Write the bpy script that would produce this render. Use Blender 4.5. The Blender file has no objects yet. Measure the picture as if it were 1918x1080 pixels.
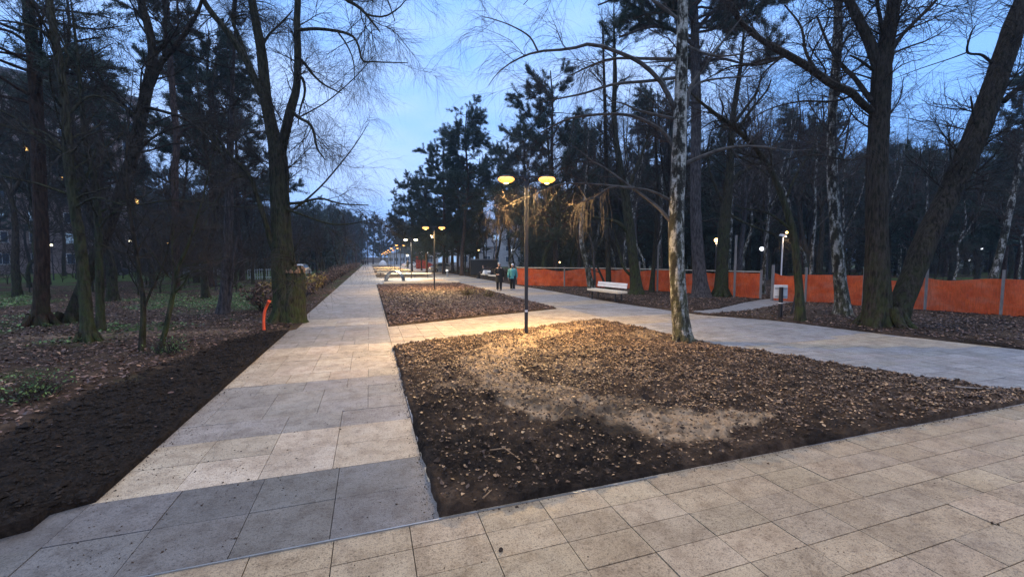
import bpy, math, random
import numpy as np
from mathutils import Vector

# ------------------------------------------------------------------ camera, world, light
scene = bpy.context.scene
FPX = 790.0; CAMH = 1.9
PITCH = math.atan(54 / FPX); YAW = math.atan(267 / FPX * math.cos(PITCH))
cam = bpy.data.cameras.new("camera"); camo = bpy.data.objects.new("camera", cam)
scene.collection.objects.link(camo); scene.camera = camo
camo.location = (0, 0, CAMH)
camo.rotation_euler = (math.pi / 2 - PITCH, 0, -YAW)
cam.sensor_width = 36.0; cam.lens = 36.0 * FPX / 1918.0
cam.clip_start = 0.05; cam.clip_end = 5000

world = bpy.data.worlds.new("World"); scene.world = world; world.use_nodes = True
SUN_EL, SUN_ROT = math.radians(3.0), math.radians(200.0)
wt = world.node_tree; wt.nodes.clear()
def wn(t, **k):
    n = wt.nodes.new(t)
    for a, b in k.items(): setattr(n, a, b)
    return n
w_out = wn('ShaderNodeOutputWorld'); w_bg = wn('ShaderNodeBackground')
w_sky = wn('ShaderNodeTexSky', sky_type='NISHITA', sun_disc=False, sun_elevation=SUN_EL, sun_rotation=SUN_ROT, air_density=1.0, dust_density=0.6, ozone_density=3.0)
w_tc = wn('ShaderNodeTexCoord'); w_map = wn('ShaderNodeMapping'); w_map.inputs['Scale'].default_value = (1.0, 1.0, 2.6)
w_noise = wn('ShaderNodeTexNoise'); w_noise.inputs['Scale'].default_value = 1.7; w_noise.inputs['Detail'].default_value = 6; w_noise.inputs['Roughness'].default_value = 0.55
w_ramp = wn('ShaderNodeValToRGB')
w_ramp.color_ramp.elements[0].position = 0.42; w_ramp.color_ramp.elements[0].color = (0, 0, 0, 1)
w_ramp.color_ramp.elements[1].position = 0.64; w_ramp.color_ramp.elements[1].color = (1, 1, 1, 1)
w_mul = wn('ShaderNodeMix', data_type='RGBA', blend_type='MIX'); w_mul.inputs[0].default_value = 0.93
w_mix = wn('ShaderNodeMix', data_type='RGBA', blend_type='MIX')
L = wt.links.new
L(w_tc.outputs['Generated'], w_map.inputs['Vector']); L(w_map.outputs[0], w_noise.inputs['Vector']); L(w_noise.outputs[0], w_ramp.inputs[0])
L(w_sky.outputs[0], w_mul.inputs[6]); w_mul.inputs[7].default_value = (1.25, 2.6, 5.6, 1)      # dusk blue veil of thin cloud
w_fac = wn('ShaderNodeMath', operation='MULTIPLY'); w_fac.inputs[1].default_value = 0.9
L(w_ramp.outputs[0], w_fac.inputs[0]); L(w_fac.outputs[0], w_mix.inputs[0])
L(w_mul.outputs[2], w_mix.inputs[6]); w_mix.inputs[7].default_value = (2.3, 3.25, 5.3, 1)       # paler cloud patches
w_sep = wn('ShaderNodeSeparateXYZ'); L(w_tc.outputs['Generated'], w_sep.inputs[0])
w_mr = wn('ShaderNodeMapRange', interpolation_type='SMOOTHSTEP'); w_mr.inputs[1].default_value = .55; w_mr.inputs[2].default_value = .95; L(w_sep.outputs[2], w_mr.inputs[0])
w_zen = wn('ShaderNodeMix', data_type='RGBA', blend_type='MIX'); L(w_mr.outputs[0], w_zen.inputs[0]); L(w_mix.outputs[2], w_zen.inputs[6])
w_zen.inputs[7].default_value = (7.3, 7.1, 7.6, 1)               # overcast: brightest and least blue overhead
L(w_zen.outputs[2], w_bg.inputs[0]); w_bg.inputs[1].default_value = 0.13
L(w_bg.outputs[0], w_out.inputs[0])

sun = bpy.data.lights.new("sun", 'SUN'); suno = bpy.data.objects.new("sun", sun); scene.collection.objects.link(suno)
sun.energy = 0.06; sun.angle = math.radians(40); sun.color = (0.85, 0.9, 1.0)
suno.rotation_euler = (math.radians(50), 0, math.radians(200))
scene.view_settings.view_transform = 'Standard'; scene.view_settings.look = 'None'
scene.view_settings.exposure = 1.08; scene.view_settings.gamma = 1.0
scene.cycles.use_denoising = True
scene.cycles.max_bounces = 5; scene.cycles.diffuse_bounces = 2; scene.cycles.glossy_bounces = 2
scene.cycles.transparent_max_bounces = 8; scene.cycles.volume_bounces = 0
scene.cycles.volume_step_rate = 4; scene.cycles.sample_clamp_indirect = 4
LAMP_W = 250.0
HAZE = 0.0006

# ------------------------------------------------------------------ pixel <-> place helpers
def ray(px, py):
    x = (px - 959) / FPX; z = -(py - 540) / FPX; y = 1.0
    y, z = y * math.cos(PITCH) + z * math.sin(PITCH), -y * math.sin(PITCH) + z * math.cos(PITCH)
    return np.array((x * math.cos(YAW) + y * math.sin(YAW), -x * math.sin(YAW) + y * math.cos(YAW), z))
CAMP = np.array((0, 0, CAMH))
def G(px, py, z=0.0):
    r = ray(px, py); return CAMP + r * ((z - CAMH) / r[2])
def depth(px, py, z=0.0):
    return (z - CAMH) / ray(px, py)[2]
def W(px, py, d):
    return CAMP + ray(px, py) * d

# ------------------------------------------------------------------ object helpers
COL = scene.collection
def setp(o, label=None, cat=None, group=None, kind=None):
    if label: o['label'] = label
    if cat: o['category'] = cat
    if group: o['group'] = group
    if kind: o['kind'] = kind
    return o
def empty(name, loc=(0, 0, 0), rz=0, label=None, cat=None, group=None, kind=None):
    o = bpy.data.objects.new(name, None); COL.objects.link(o); o.empty_display_size = .2
    o.location = loc; o.rotation_euler = (0, 0, rz)
    return setp(o, label, cat, group, kind)
def copy_tree(o, parent=None):
    c = o.copy(); COL.objects.link(c); c.parent = parent
    for ch in list(o.children): copy_tree(ch, c)
    return c
class Geo:
    def __init__(s): s.v = []; s.q = []; s.t = []; s.n = 0; s.qm = []; s.tm = []; s.col = []
    def add(s, v, q=None, t=None, m=0, col=None):
        v = np.asarray(v, float).reshape(-1, 3)
        if q is not None and len(q): q = np.asarray(q, int).reshape(-1, 4); s.q.append(q + s.n); s.qm.append(np.full(len(q), m))
        if t is not None and len(t): t = np.asarray(t, int).reshape(-1, 3); s.t.append(t + s.n); s.tm.append(np.full(len(t), m))
        s.v.append(v); s.n += len(v)
        if col is not None: s.col.append(np.broadcast_to(np.asarray(col, float), (len(v), 3)))
    def box(s, c, size, rz=0, m=0, tilt=None, col=None, taper=1.0):
        x, y, z = np.array(size) / 2
        v = np.array([(-x, -y, -z), (x, -y, -z), (x, y, -z), (-x, y, -z), (-x * taper, -y * taper, z), (x * taper, -y * taper, z), (x * taper, y * taper, z), (-x * taper, y * taper, z)])
        if tilt is not None:
            a = tilt; v = np.stack([v[:, 0], v[:, 1] * math.cos(a) - v[:, 2] * math.sin(a), v[:, 1] * math.sin(a) + v[:, 2] * math.cos(a)], 1)
        ca, sa = math.cos(rz), math.sin(rz)
        v = np.stack([v[:, 0] * ca - v[:, 1] * sa, v[:, 0] * sa + v[:, 1] * ca, v[:, 2]], 1) + np.array(c)
        s.add(v, [(0, 3, 2, 1), (4, 5, 6, 7), (0, 1, 5, 4), (1, 2, 6, 5), (2, 3, 7, 6), (3, 0, 4, 7)], m=m, col=col)
    def tubes(s, P, R, sides=5, m=0, cap=False, jit=0, rng=None):
        P = np.asarray(P, float); R = np.asarray(R, float)
        if P.ndim == 2: P = P[None]; R = R[None]
        K, n, _ = P.shape
        T = np.gradient(P, axis=1) if n > 2 else np.repeat((P[:, 1:] - P[:, :1]), 2, 1)
        T /= np.linalg.norm(T, axis=2, keepdims=True) + 1e-9
        D = P[:, -1] - P[:, 0]
        ref = np.cross(D, np.array([0.31, 0.83, 0.12])); bad = np.linalg.norm(ref, axis=1) < 1e-4 * (np.linalg.norm(D, axis=1) + 1e-9)
        ref[bad] = (1, 0, 0)
        N = ref[:, None, :] - (T * ref[:, None, :]).sum(2, keepdims=True) * T
        N /= np.linalg.norm(N, axis=2, keepdims=True) + 1e-9
        B = np.cross(T, N)
        a = np.arange(sides) / sides * 2 * math.pi
        RR = R[:, :, None] * np.ones(sides)
        if jit and rng is not None:
            lob = 1 + jit * rng.normal(size=(K, 1, sides)) + jit * .5 * rng.normal(size=(K, n, sides)); RR = RR * lob
        V = P[:, :, None, :] + RR[..., None] * (np.cos(a)[None, None, :, None] * N[:, :, None, :] + np.sin(a)[None, None, :, None] * B[:, :, None, :])
        idx = np.arange(K * n * sides).reshape(K, n, sides)
        nx = np.roll(idx, -1, axis=2)
        q = np.stack([idx[:, :-1], nx[:, :-1], nx[:, 1:], idx[:, 1:]], -1).reshape(-1, 4)
        s.add(V.reshape(-1, 3), q, m=m)
        if cap:
            for e in (0, n - 1):
                for k in range(K):
                    c = P[k, e]; base = V[k, e]
                    vv = np.concatenate([base, c[None]]); r = np.arange(sides)
                    tt = np.stack([r, (r + 1) % sides, np.full(sides, sides)], 1)
                    if e == 0: tt = tt[:, ::-1]
                    s.add(vv, t=tt, m=m)
    def lathe(s, prof, c=(0, 0, 0), sides=20, m=0, sx=1, sy=1, rz=0):
        prof = np.array(prof, float); n = len(prof); a = np.arange(sides) / sides * 2 * math.pi
        x = prof[:, 0, None] * np.cos(a) * sx; y = prof[:, 0, None] * np.sin(a) * sy
        X = x * math.cos(rz) - y * math.sin(rz); Y = x * math.sin(rz) + y * math.cos(rz)
        V = np.stack([X + c[0], Y + c[1], np.repeat(prof[:, 1, None], sides, 1) + c[2]], -1).reshape(-1, 3)
        idx = np.arange(n * sides).reshape(n, sides); nx = np.roll(idx, -1, 1)
        q = np.stack([idx[:-1], nx[:-1], nx[1:], idx[1:]], -1).reshape(-1, 4)
        s.add(V, q, m=m)
    def build(s, name, mats, parent=None, smooth=False, loc=None, attr='tone'):
        me = bpy.data.meshes.new(name)
        V = np.concatenate(s.v); nq = sum(len(x) for x in s.q); nt = sum(len(x) for x in s.t)
        me.vertices.add(len(V)); me.vertices.foreach_set('co', V.astype(np.float32).ravel())
        lp = []; 
        if nq: lp.append(np.concatenate(s.q).ravel())
        if nt: lp.append(np.concatenate(s.t).ravel())
        lp = np.concatenate(lp); me.loops.add(len(lp)); me.loops.foreach_set('vertex_index', lp.astype(np.int32))
        st = np.concatenate([np.arange(nq) * 4, nq * 4 + np.arange(nt) * 3])
        me.polygons.add(nq + nt); me.polygons.foreach_set('loop_start', st.astype(np.int32))
        mi = np.concatenate(s.qm + s.tm) if (s.qm or s.tm) else np.zeros(0)
        if not isinstance(mats, (list, tuple)): mats = [mats]
        for m in mats: me.materials.append(m)
        me.polygons.foreach_set('material_index', mi.astype(np.int32))
        me.polygons.foreach_set('use_smooth', np.full(nq + nt, smooth))
        if s.col:
            C = np.concatenate(s.col); a = me.color_attributes.new(attr, 'FLOAT_COLOR', 'POINT')
            a.data.foreach_set('color', np.concatenate([C, np.ones((len(C), 1))], 1).astype(np.float32).ravel())
        me.update(calc_edges=True); me.validate()
        o = bpy.data.objects.new(name, me); COL.objects.link(o)
        if parent: o.parent = parent
        if loc is not None: o.location = loc
        return o
def bevel(o, w=.01, seg=2):
    b = o.modifiers.new('bevel', 'BEVEL'); b.width = w; b.segments = seg; b.limit_method = 'ANGLE'; return o

# noise on numpy arrays
def _h(ix, iy, s):
    v = np.sin(ix * 127.1 + iy * 311.7 + s * 74.7) * 43758.5453; return v - np.floor(v)
def vnoise(x, y, s=0):
    x = np.asarray(x, float); y = np.asarray(y, float)
    ix, iy = np.floor(x), np.floor(y); fx, fy = x - ix, y - iy
    fx = fx * fx * (3 - 2 * fx); fy = fy * fy * (3 - 2 * fy)
    a = _h(ix, iy, s); b = _h(ix + 1, iy, s); c = _h(ix, iy + 1, s); d = _h(ix + 1, iy + 1, s)
    return a + (b - a) * fx + (c - a) * fy + (a - b - c + d) * fx * fy
def fbm(x, y, o=4, s=0, g=.5):
    r = 0; a = 1; t = 0
    for k in range(o):
        r = r + a * vnoise(x * 2 ** k, y * 2 ** k, s + k * 13); t += a; a *= g
    return r / t

# ------------------------------------------------------------------ materials
def mat(name, base=(.5, .5, .5), rough=.8, spec=.3, metal=0, fn=None, bump=0, bscale=20, bstretch=(1, 1, 1), var=0, vscale=3, vstretch=None, dark=None, emit=None, estr=0, det=6):
    m = bpy.data.materials.new(name); m.use_nodes = True; nt = m.node_tree; N = nt.nodes; Lk = nt.links.new
    b = N['Principled BSDF']; b.inputs['Base Color'].default_value = (*base, 1); b.inputs['Roughness'].default_value = rough
    b.inputs['Specular IOR Level'].default_value = spec; b.inputs['Metallic'].default_value = metal
    tc = N.new('ShaderNodeTexCoord')
    def noise(scale, stretch=(1, 1, 1), detail=det, r=.6, src='Object'):
        mp = N.new('ShaderNodeMapping'); mp.inputs['Scale'].default_value = stretch; Lk(tc.outputs[src], mp.inputs['Vector'])
        n = N.new('ShaderNodeTexNoise'); n.inputs['Scale'].default_value = scale; n.inputs['Detail'].default_value = detail; n.inputs['Roughness'].default_value = r
        Lk(mp.outputs[0], n.inputs['Vector']); return n.outputs[0]
    def ramp(src, stops):
        r = N.new('ShaderNodeValToRGB'); Lk(src, r.inputs[0]); e = r.color_ramp.elements
        while len(e) < len(stops): e.new(.5)
        for i, (p, c) in enumerate(stops):
            e[i].position = p; e[i].color = (*c, 1) if len(c) == 3 else c
        return r.outputs[0]
    def mix(f, a, b2, t='MIX'):
        x = N.new('ShaderNodeMix'); x.data_type = 'RGBA'; x.blend_type = t
        for i, s in ((0, f), (6, a), (7, b2)):
            if hasattr(s, 'links'): Lk(s, x.inputs[i])
            else: x.inputs[i].default_value = s if i == 0 else (*s, 1)
        return x.outputs[2]
    if var:
        c2 = dark or tuple(x * (1 - var) for x in base)
        col = ramp(noise(vscale, vstretch or bstretch), [(.3, c2), (.7, base)]); Lk(col, b.inputs['Base Color'])
    if bump:
        bp = N.new('ShaderNodeBump'); bp.inputs['Strength'].default_value = 1; bp.inputs['Distance'].default_value = bump
        Lk(noise(bscale, bstretch), bp.inputs['Height']); Lk(bp.outputs[0], b.inputs['Normal'])
    if emit: b.inputs['Emission Color'].default_value = (*emit, 1); b.inputs['Emission Strength'].default_value = estr
    if fn: fn(N, Lk, b, noise, ramp, mix)
    return m
def attr_node(N, name='tone'):
    a = N.new('ShaderNodeAttribute'); a.attribute_name = name; return a.outputs['Color']
M = {}
def f_pave(N, Lk, b, noise, ramp, mix):
    c = attr_node(N)
    c = mix(.95, c, ramp(noise(1.6, (1, 1, 1)), [(.3, (.74, .71, .67)), (.62, (1, 1, 1))]), 'MULTIPLY')
    c = mix(.5, c, ramp(noise(5.5, (1, 1, 1), 8, .72), [(.36, (.36, .29, .25)), (.54, (1, 1, 1))]), 'MULTIPLY')
    c = mix(.75, c, ramp(noise(38, (1, 1, 1), 6, .8), [(.38, (.30, .26, .24)), (.47, (1, 1, 1)), (.7, (1.18, 1.15, 1.1))]), 'MULTIPLY')
    c = mix(.7, c, ramp(noise(120, (1, 1, 1), 2), [(.36, (.40, .37, .36)), (.47, (1, 1, 1)), (.7, (1.2, 1.18, 1.15))]), 'MULTIPLY')
    Lk(c, b.inputs['Base Color'])
    bp = N.new('ShaderNodeBump'); bp.inputs['Distance'].default_value = .003; Lk(noise(60, (1, 1, 1), 4), bp.inputs['Height']); Lk(bp.outputs[0], b.inputs['Normal'])
    r = ramp(noise(4), [(.3, (.5,) * 3), (.7, (.8,) * 3)]); Lk(r, b.inputs['Roughness'])
M['pave'] = mat('paving_stone', fn=f_pave, spec=.4)
M['joint'] = mat('joint_sand', (.055, .045, .038), .95)
def f_soil(N, Lk, b, noise, ramp, mix):
    a = attr_node(N)
    sep = N.new('ShaderNodeSeparateColor'); Lk(a, sep.inputs[0])
    dirt = ramp(noise(7), [(.3, (.018, .013, .010)), (.55, (.050, .036, .027)), (.8, (.11, .08, .055))])
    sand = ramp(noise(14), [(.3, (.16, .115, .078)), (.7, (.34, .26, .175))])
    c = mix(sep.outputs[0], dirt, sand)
    blk = ramp(noise(18), [(.35, (.007, .006, .0055)), (.75, (.026, .021, .018))])
    c = mix(sep.outputs[1], c, blk)
    grn = ramp(noise(20), [(.35, (.02, .034, .012)), (.7, (.07, .12, .04))])
    c = mix(sep.outputs[2], c, grn)
    Lk(c, b.inputs['Base Color'])
    bp = N.new('ShaderNodeBump'); bp.inputs['Distance'].default_value = .03; Lk(noise(22), bp.inputs['Height']); Lk(bp.outputs[0], b.inputs['Normal'])
M['soil'] = mat('garden_soil', rough=.95, spec=.06, fn=f_soil)
def leafmat(name, stops, rough=.55):
    def f(N, Lk, b, noise, ramp, mix):
        g = N.new('ShaderNodeNewGeometry'); Lk(ramp(g.outputs['Random Per Island'], stops), b.inputs['Base Color'])
    return mat(name, rough=rough, spec=.4, fn=f)
M['leaf'] = leafmat('fallen_leaf', [(0, (.03, .018, .013)), (.45, (.085, .052, .034)), (.72, (.17, .105, .062)), (.88, (.34, .22, .125)), (1, (.50, .35, .20))])  # varied leaf browns; palest tones raised to paint in lamp-lit glints
M['leaf_red'] = leafmat('damp_leaf', [(0, (.03, .019, .016)), (.5, (.09, .052, .042)), (.8, (.16, .095, .072)), (1, (.32, .21, .14))])
M['leaf_yellow'] = leafmat('hedge_leaf', [(0, (.10, .05, .02)), (.5, (.16, .09, .03)), (.75, (.33, .24, .06)), (1, (.45, .38, .10))])
M['leaf_green'] = leafmat('ground_leaf', [(0, (.04, .08, .03)), (.6, (.08, .16, .05)), (1, (.17, .28, .08))])
M['clod'] = mat('soil_clod', (.065, .047, .036), .95, .15, bump=.02, bscale=30, var=.6, vscale=8)
M['clod_black'] = mat('black_soil_clod', (.028, .023, .020), .95, .15, bump=.02, bscale=30, var=.6, vscale=8)
M['stick'] = mat('dry_stick', (.26, .17, .10), .8, var=.5, vscale=9)
def barkmat(name, dark, light, moss=None, mh=2.5, stretch=(1, 1, .2), sc=19):
    def f(N, Lk, b, noise, ramp, mix):
        n = noise(sc, stretch); c = ramp(n, [(.38, dark), (.62, light)])
        if moss:
            tc = N.new('ShaderNodeTexCoord'); sp = N.new('ShaderNodeSeparateXYZ'); Lk(tc.outputs['Object'], sp.inputs[0])
            mr = N.new('ShaderNodeMapRange'); Lk(sp.outputs[2], mr.inputs[0]); mr.inputs[1].default_value = 0; mr.inputs[2].default_value = mh; mr.inputs[3].default_value = .75; mr.inputs[4].default_value = .12
            mm = N.new('ShaderNodeMath'); mm.operation = 'MULTIPLY'; Lk(mr.outputs[0], mm.inputs[0])
            rr = ramp(noise(5), [(.38, (0, 0, 0)), (.6, (1, 1, 1))]); Lk(rr, mm.inputs[1]); c = mix(mm.outputs[0], c, moss)
        Lk(c, b.inputs['Base Color'])
        bp = N.new('ShaderNodeBump'); bp.inputs['Distance'].default_value = .07; Lk(n, bp.inputs['Height']); Lk(bp.outputs[0], b.inputs['Normal'])
    return mat(name, rough=.9, spec=.15, fn=f)
M['bark'] = barkmat('furrowed_bark', (.012, .009, .007), (.055, .043, .033), (.04, .052, .016), 2.6)
M['bark_moss'] = barkmat('mossy_bark', (.014, .013, .009), (.06, .053, .034), (.045, .062, .018), 5)
M['bark_brown'] = barkmat('brown_bark', (.018, .010, .008), (.065, .038, .027), (.04, .05, .02), 1.5)
M['bark_grey'] = barkmat('grey_bark', (.03, .027, .027), (.10, .088, .084), None)
def f_birch(N, Lk, b, noise, ramp, mix):
    c = ramp(noise(6.5, (1, 1, .42), 7, .72), [(.45, (.020, .018, .014)), (.50, (.075, .07, .055)), (.56, (.36, .35, .31)), (.7, (.52, .51, .47))])
    c = mix(.7, c, ramp(noise(26, (.5, .5, 3)), [(.38, (.25, .22, .2)), (.5, (1, 1, 1))]), 'MULTIPLY')
    tc = N.new('ShaderNodeTexCoord'); sp = N.new('ShaderNodeSeparateXYZ'); Lk(tc.outputs['Object'], sp.inputs[0])
    mr = N.new('ShaderNodeMapRange'); Lk(sp.outputs[2], mr.inputs[0]); mr.inputs[1].default_value = 0; mr.inputs[2].default_value = 3.5; mr.inputs[3].default_value = .8; mr.inputs[4].default_value = .1
    mm = N.new('ShaderNodeMath'); mm.operation = 'MULTIPLY'; Lk(mr.outputs[0], mm.inputs[0]); Lk(ramp(noise(5), [(.4, (0, 0, 0)), (.56, (1, 1, 1))]), mm.inputs[1])
    c = mix(mm.outputs[0], c, (.06, .062, .03)); Lk(c, b.inputs['Base Color'])
    bp = N.new('ShaderNodeBump'); bp.inputs['Distance'].default_value = .03; Lk(noise(9, (1, 1, 1.6)), bp.inputs['Height']); Lk(bp.outputs[0], b.inputs['Normal'])
M['birch'] = mat('birch_bark', rough=.8, spec=.2, fn=f_birch)
M['twig'] = mat('twig_bark', (.045, .038, .032), .85, .2, var=.4, vscale=2)
M['twig_red'] = mat('birch_twig', (.055, .042, .036), .8, .25, var=.4, vscale=2)
M['birch_limb'] = mat('birch_limb', (.11, .10, .09), .8, .2, var=.75, vscale=7, bump=.01, bscale=20)
M['needle'] = leafmat('pine_needle', [(0, (.012, .024, .018)), (.6, (.022, .045, .03)), (1, (.045, .08, .045))], .6)
M['pine_bark'] = barkmat('pine_bark', (.022, .014, .011), (.09, .055, .042), None)
M['steel'] = mat('dark_steel', (.035, .036, .04), .4, .5, .3, var=.3, vscale=3, bump=.0005, bscale=60)
M['steel_pale'] = mat('galvanised_steel', (.36, .38, .40), .35, .5, .8, var=.25, vscale=8)
M['white'] = mat('white_paint', (.72, .72, .70), .5, var=.15, vscale=6)
M['black'] = mat('black_plastic', (.02, .02, .022), .5, var=.3, vscale=8)
M['wood_pale'] = mat('pale_wood', (.72, .64, .49), .6, bump=.002, bscale=12, bstretch=(1, 8, 8), var=.3, vscale=4)
M['wood_grey'] = mat('weathered_wood', (.30, .27, .24), .85, bump=.004, bscale=12, bstretch=(6, 6, .6), var=.45, vscale=5)
M['wood_torn'] = mat('torn_wood', (.34, .21, .12), .8, bump=.02, bscale=10, bstretch=(5, 5, .6), var=.6, vscale=6)
def f_net(N, Lk, b, noise, ramp, mix):
    c = ramp(noise(2.4, (1, 1, .7)), [(.3, (.66, .10, .03)), (.7, (.92, .18, .052))])
    c = mix(ramp(noise(1.1, (1, 1, 2.2)), [(.50, (0, 0, 0)), (.72, (.55, .55, .55))]), c, (.62, .27, .17))
    c = mix(.45, c, ramp(noise(30, (1, 1, .08)), [(.35, (.45, .4, .4)), (.6, (1, 1, 1))]), 'MULTIPLY'); Lk(c, b.inputs['Base Color'])
    tr = N.new('ShaderNodeBsdfTranslucent'); Lk(c, tr.inputs[0]); mx = N.new('ShaderNodeMixShader'); mx.inputs[0].default_value = .5
    Lk(b.outputs[0], mx.inputs[1]); Lk(tr.outputs[0], mx.inputs[2]); Lk(mx.outputs[0], N['Material Output'].inputs['Surface'])
    bp = N.new('ShaderNodeBump'); bp.inputs['Distance'].default_value = .16; Lk(noise(3.0, (1, 1, .6)), bp.inputs['Height']); Lk(bp.outputs[0], b.inputs['Normal'])
M['net'] = mat('orange_net', rough=.6, fn=f_net)
M['orange'] = mat('orange_pipe_plastic', (.78, .10, .03), .45, var=.2, vscale=8)
M['red_net'] = mat('red_mesh', (.6, .07, .03), .6, var=.5, vscale=3)
M['lamp_warm'] = mat('lamp_halo_lens', (1, .8, .5), emit=(1, .37, .03), estr=1.25)  # golden emission stands in for the halo around the lamp
M['lamp_core'] = mat('lamp_core', (1, .9, .7), emit=(1, .70, .20), estr=6)
M['lamp_cool'] = mat('cool_lamp_lens', (1, .95, .8), emit=(1, .88, .55), estr=4)
M['lamp_white'] = mat('globe_lamp_glass', (.9, .9, .9), emit=(.9, .95, 1), estr=1.0)
M['lamp_dim'] = mat('dim_lamp_lens', (1, .8, .5), emit=(1, .55, .18), estr=4)
M['brick'] = mat('brick_wall', (.36, .27, .235), .9, bump=.01, bscale=6, var=.35, vscale=.7)
M['render_pale'] = mat('pale_render', (.42, .42, .43), .9, var=.2, vscale=.5)
M['glass'] = mat('window_glass', (.06, .09, .13), .12, .8)
M['glass_lit'] = mat('lit_window', (.5, .35, .15), .4, emit=(1, .55, .16), estr=2.6)
M['glass_cool'] = mat('pale_lit_window', (.3, .4, .5), .4, emit=(.40, .62, .95), estr=.4)
M['glass_green'] = mat('green_lit_window', (.3, .4, .2), .4, emit=(.75, .9, .4), estr=.9)
M['roof'] = mat('grey_roof', (.16, .16, .17), .8, var=.2, vscale=1)
M['concrete'] = mat('concrete_wall', (.30, .27, .25), .9, bump=.01, bscale=5, var=.35, vscale=.6)
M['skin'] = mat('skin', (.55, .34, .26), .6, var=.08, vscale=20)
M['coat_black'] = mat('dark_coat', (.02, .02, .019), .8, bump=.01, bscale=14, var=.4, vscale=5)
M['coat_teal'] = mat('teal_jacket', (.10, .36, .34), .65, bump=.015, bscale=12, bstretch=(.6, .6, 3), var=.2, vscale=5)
M['trouser'] = mat('black_trousers', (.012, .012, .016), .85, bump=.008, bscale=14, var=.4, vscale=6)
M['hat_white'] = mat('white_knit', (.66, .68, .70), .9, bump=.006, bscale=60, var=.15, vscale=9)
M['hat_grey'] = mat('grey_knit', (.42, .44, .45), .9, bump=.006, bscale=60, var=.3, vscale=9)
M['shoe'] = mat('shoe_leather', (.05, .045, .045), .6, var=.3, vscale=9)
M['shoe_pale'] = mat('pale_shoe', (.4, .4, .4), .6, var=.3, vscale=9)
M['eye'] = mat('eye_dark', (.02, .015, .012), .3)
M['lip'] = mat('lip', (.42, .17, .14), .5)
M['hair'] = mat('brown_hair', (.10, .06, .04), .7, bump=.005, bscale=30)
M['car_silver'] = mat('silver_paint', (.42, .46, .50), .3, .6, .4)
M['car_dark'] = mat('dark_car_paint', (.05, .06, .08), .3, .6, .3)
M['car_white'] = mat('white_car_paint', (.65, .67, .68), .3, .6)
M['tyre'] = mat('tyre_rubber', (.015, .015, .016), .9)
M['taillight'] = mat('tail_light', (.35, .02, .02), .3)
M['headlight'] = mat('head_light', (.7, .7, .7), .2)
M['mat_orange'] = mat('play_surface', (.72, .20, .05), .8, dark=(.62, .42, .09), var=.5, vscale=.8)
M['dome'] = mat('white_dome', (.55, .60, .66), .5, var=.12, vscale=3)
def f_ground(N, Lk, b, noise, ramp, mix):
    lit = ramp(noise(3), [(.3, (.022, .016, .012)), (.6, (.07, .045, .032)), (.8, (.11, .075, .05))])
    g = ramp(noise(3.3), [(.3, (.03, .05, .015)), (.7, (.075, .13, .035))])
    c = mix(ramp(noise(.07, (1, 1, 1), 3), [(.44, (0, 0, 0)), (.56, (1, 1, 1))]), lit, g); Lk(c, b.inputs['Base Color'])
    bp = N.new('ShaderNodeBump'); bp.inputs['Distance'].default_value = .08; Lk(noise(2.5), bp.inputs['Height']); Lk(bp.outputs[0], b.inputs['Normal'])
M['ground'] = mat('woodland_ground', rough=.95, spec=.15, fn=f_ground)
M['lawn'] = mat('lawn_grass', (.10, .19, .05), .9, bump=.04, bscale=9, var=.5, vscale=.6)
M['asphalt'] = mat('asphalt', (.06, .06, .065), .85, bump=.005, bscale=40, var=.3, vscale=2)
# ------------------------------------------------------------------ ground, paving, beds
rng = np.random.default_rng(7); random.seed(7)
g = Geo(); n = 2
xs = np.linspace(-900, 900, 40); ys = np.linspace(-900, 1500, 50)
X, Y = np.meshgrid(xs, ys); V = np.stack([X, Y, np.full_like(X, -.07)], -1).reshape(-1, 3)
ix = np.arange(len(V)).reshape(X.shape)
g.add(V, np.stack([ix[:-1, :-1], ix[:-1, 1:], ix[1:, 1:], ix[1:, :-1]], -1).reshape(-1, 4))
setp(g.build('ground', M['ground']), kind='structure')

def R1(y): return np.interp(y, [3, 4.97, 7.14, 8.63, 11.9], [8.95, 7.99, 7.25, 7.08, 6.85])
def TOP1(x): return 9.41 + .366 * (x - .43)
def BOT2(x): return 12.35 + .39 * (x - .43)
def LO(y): return np.interp(y, [-4, 3, 4.88, 7.13, 9.8, 11.6, 15.8, 23, 27.6, 40, 60, 300], [15.6, 13.6, 13.05, 12.4, 11.95, 10.75, 10.3, 10.45, 10.35, 10.4, 10.6, 11])
def LF(y): return np.where(y < 3.75, -2.55, np.where(y < 4.02, -2.3, np.where(y < 12.6, -2.08, np.where(y < 14.2, -1.93, -2.1))))

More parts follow.
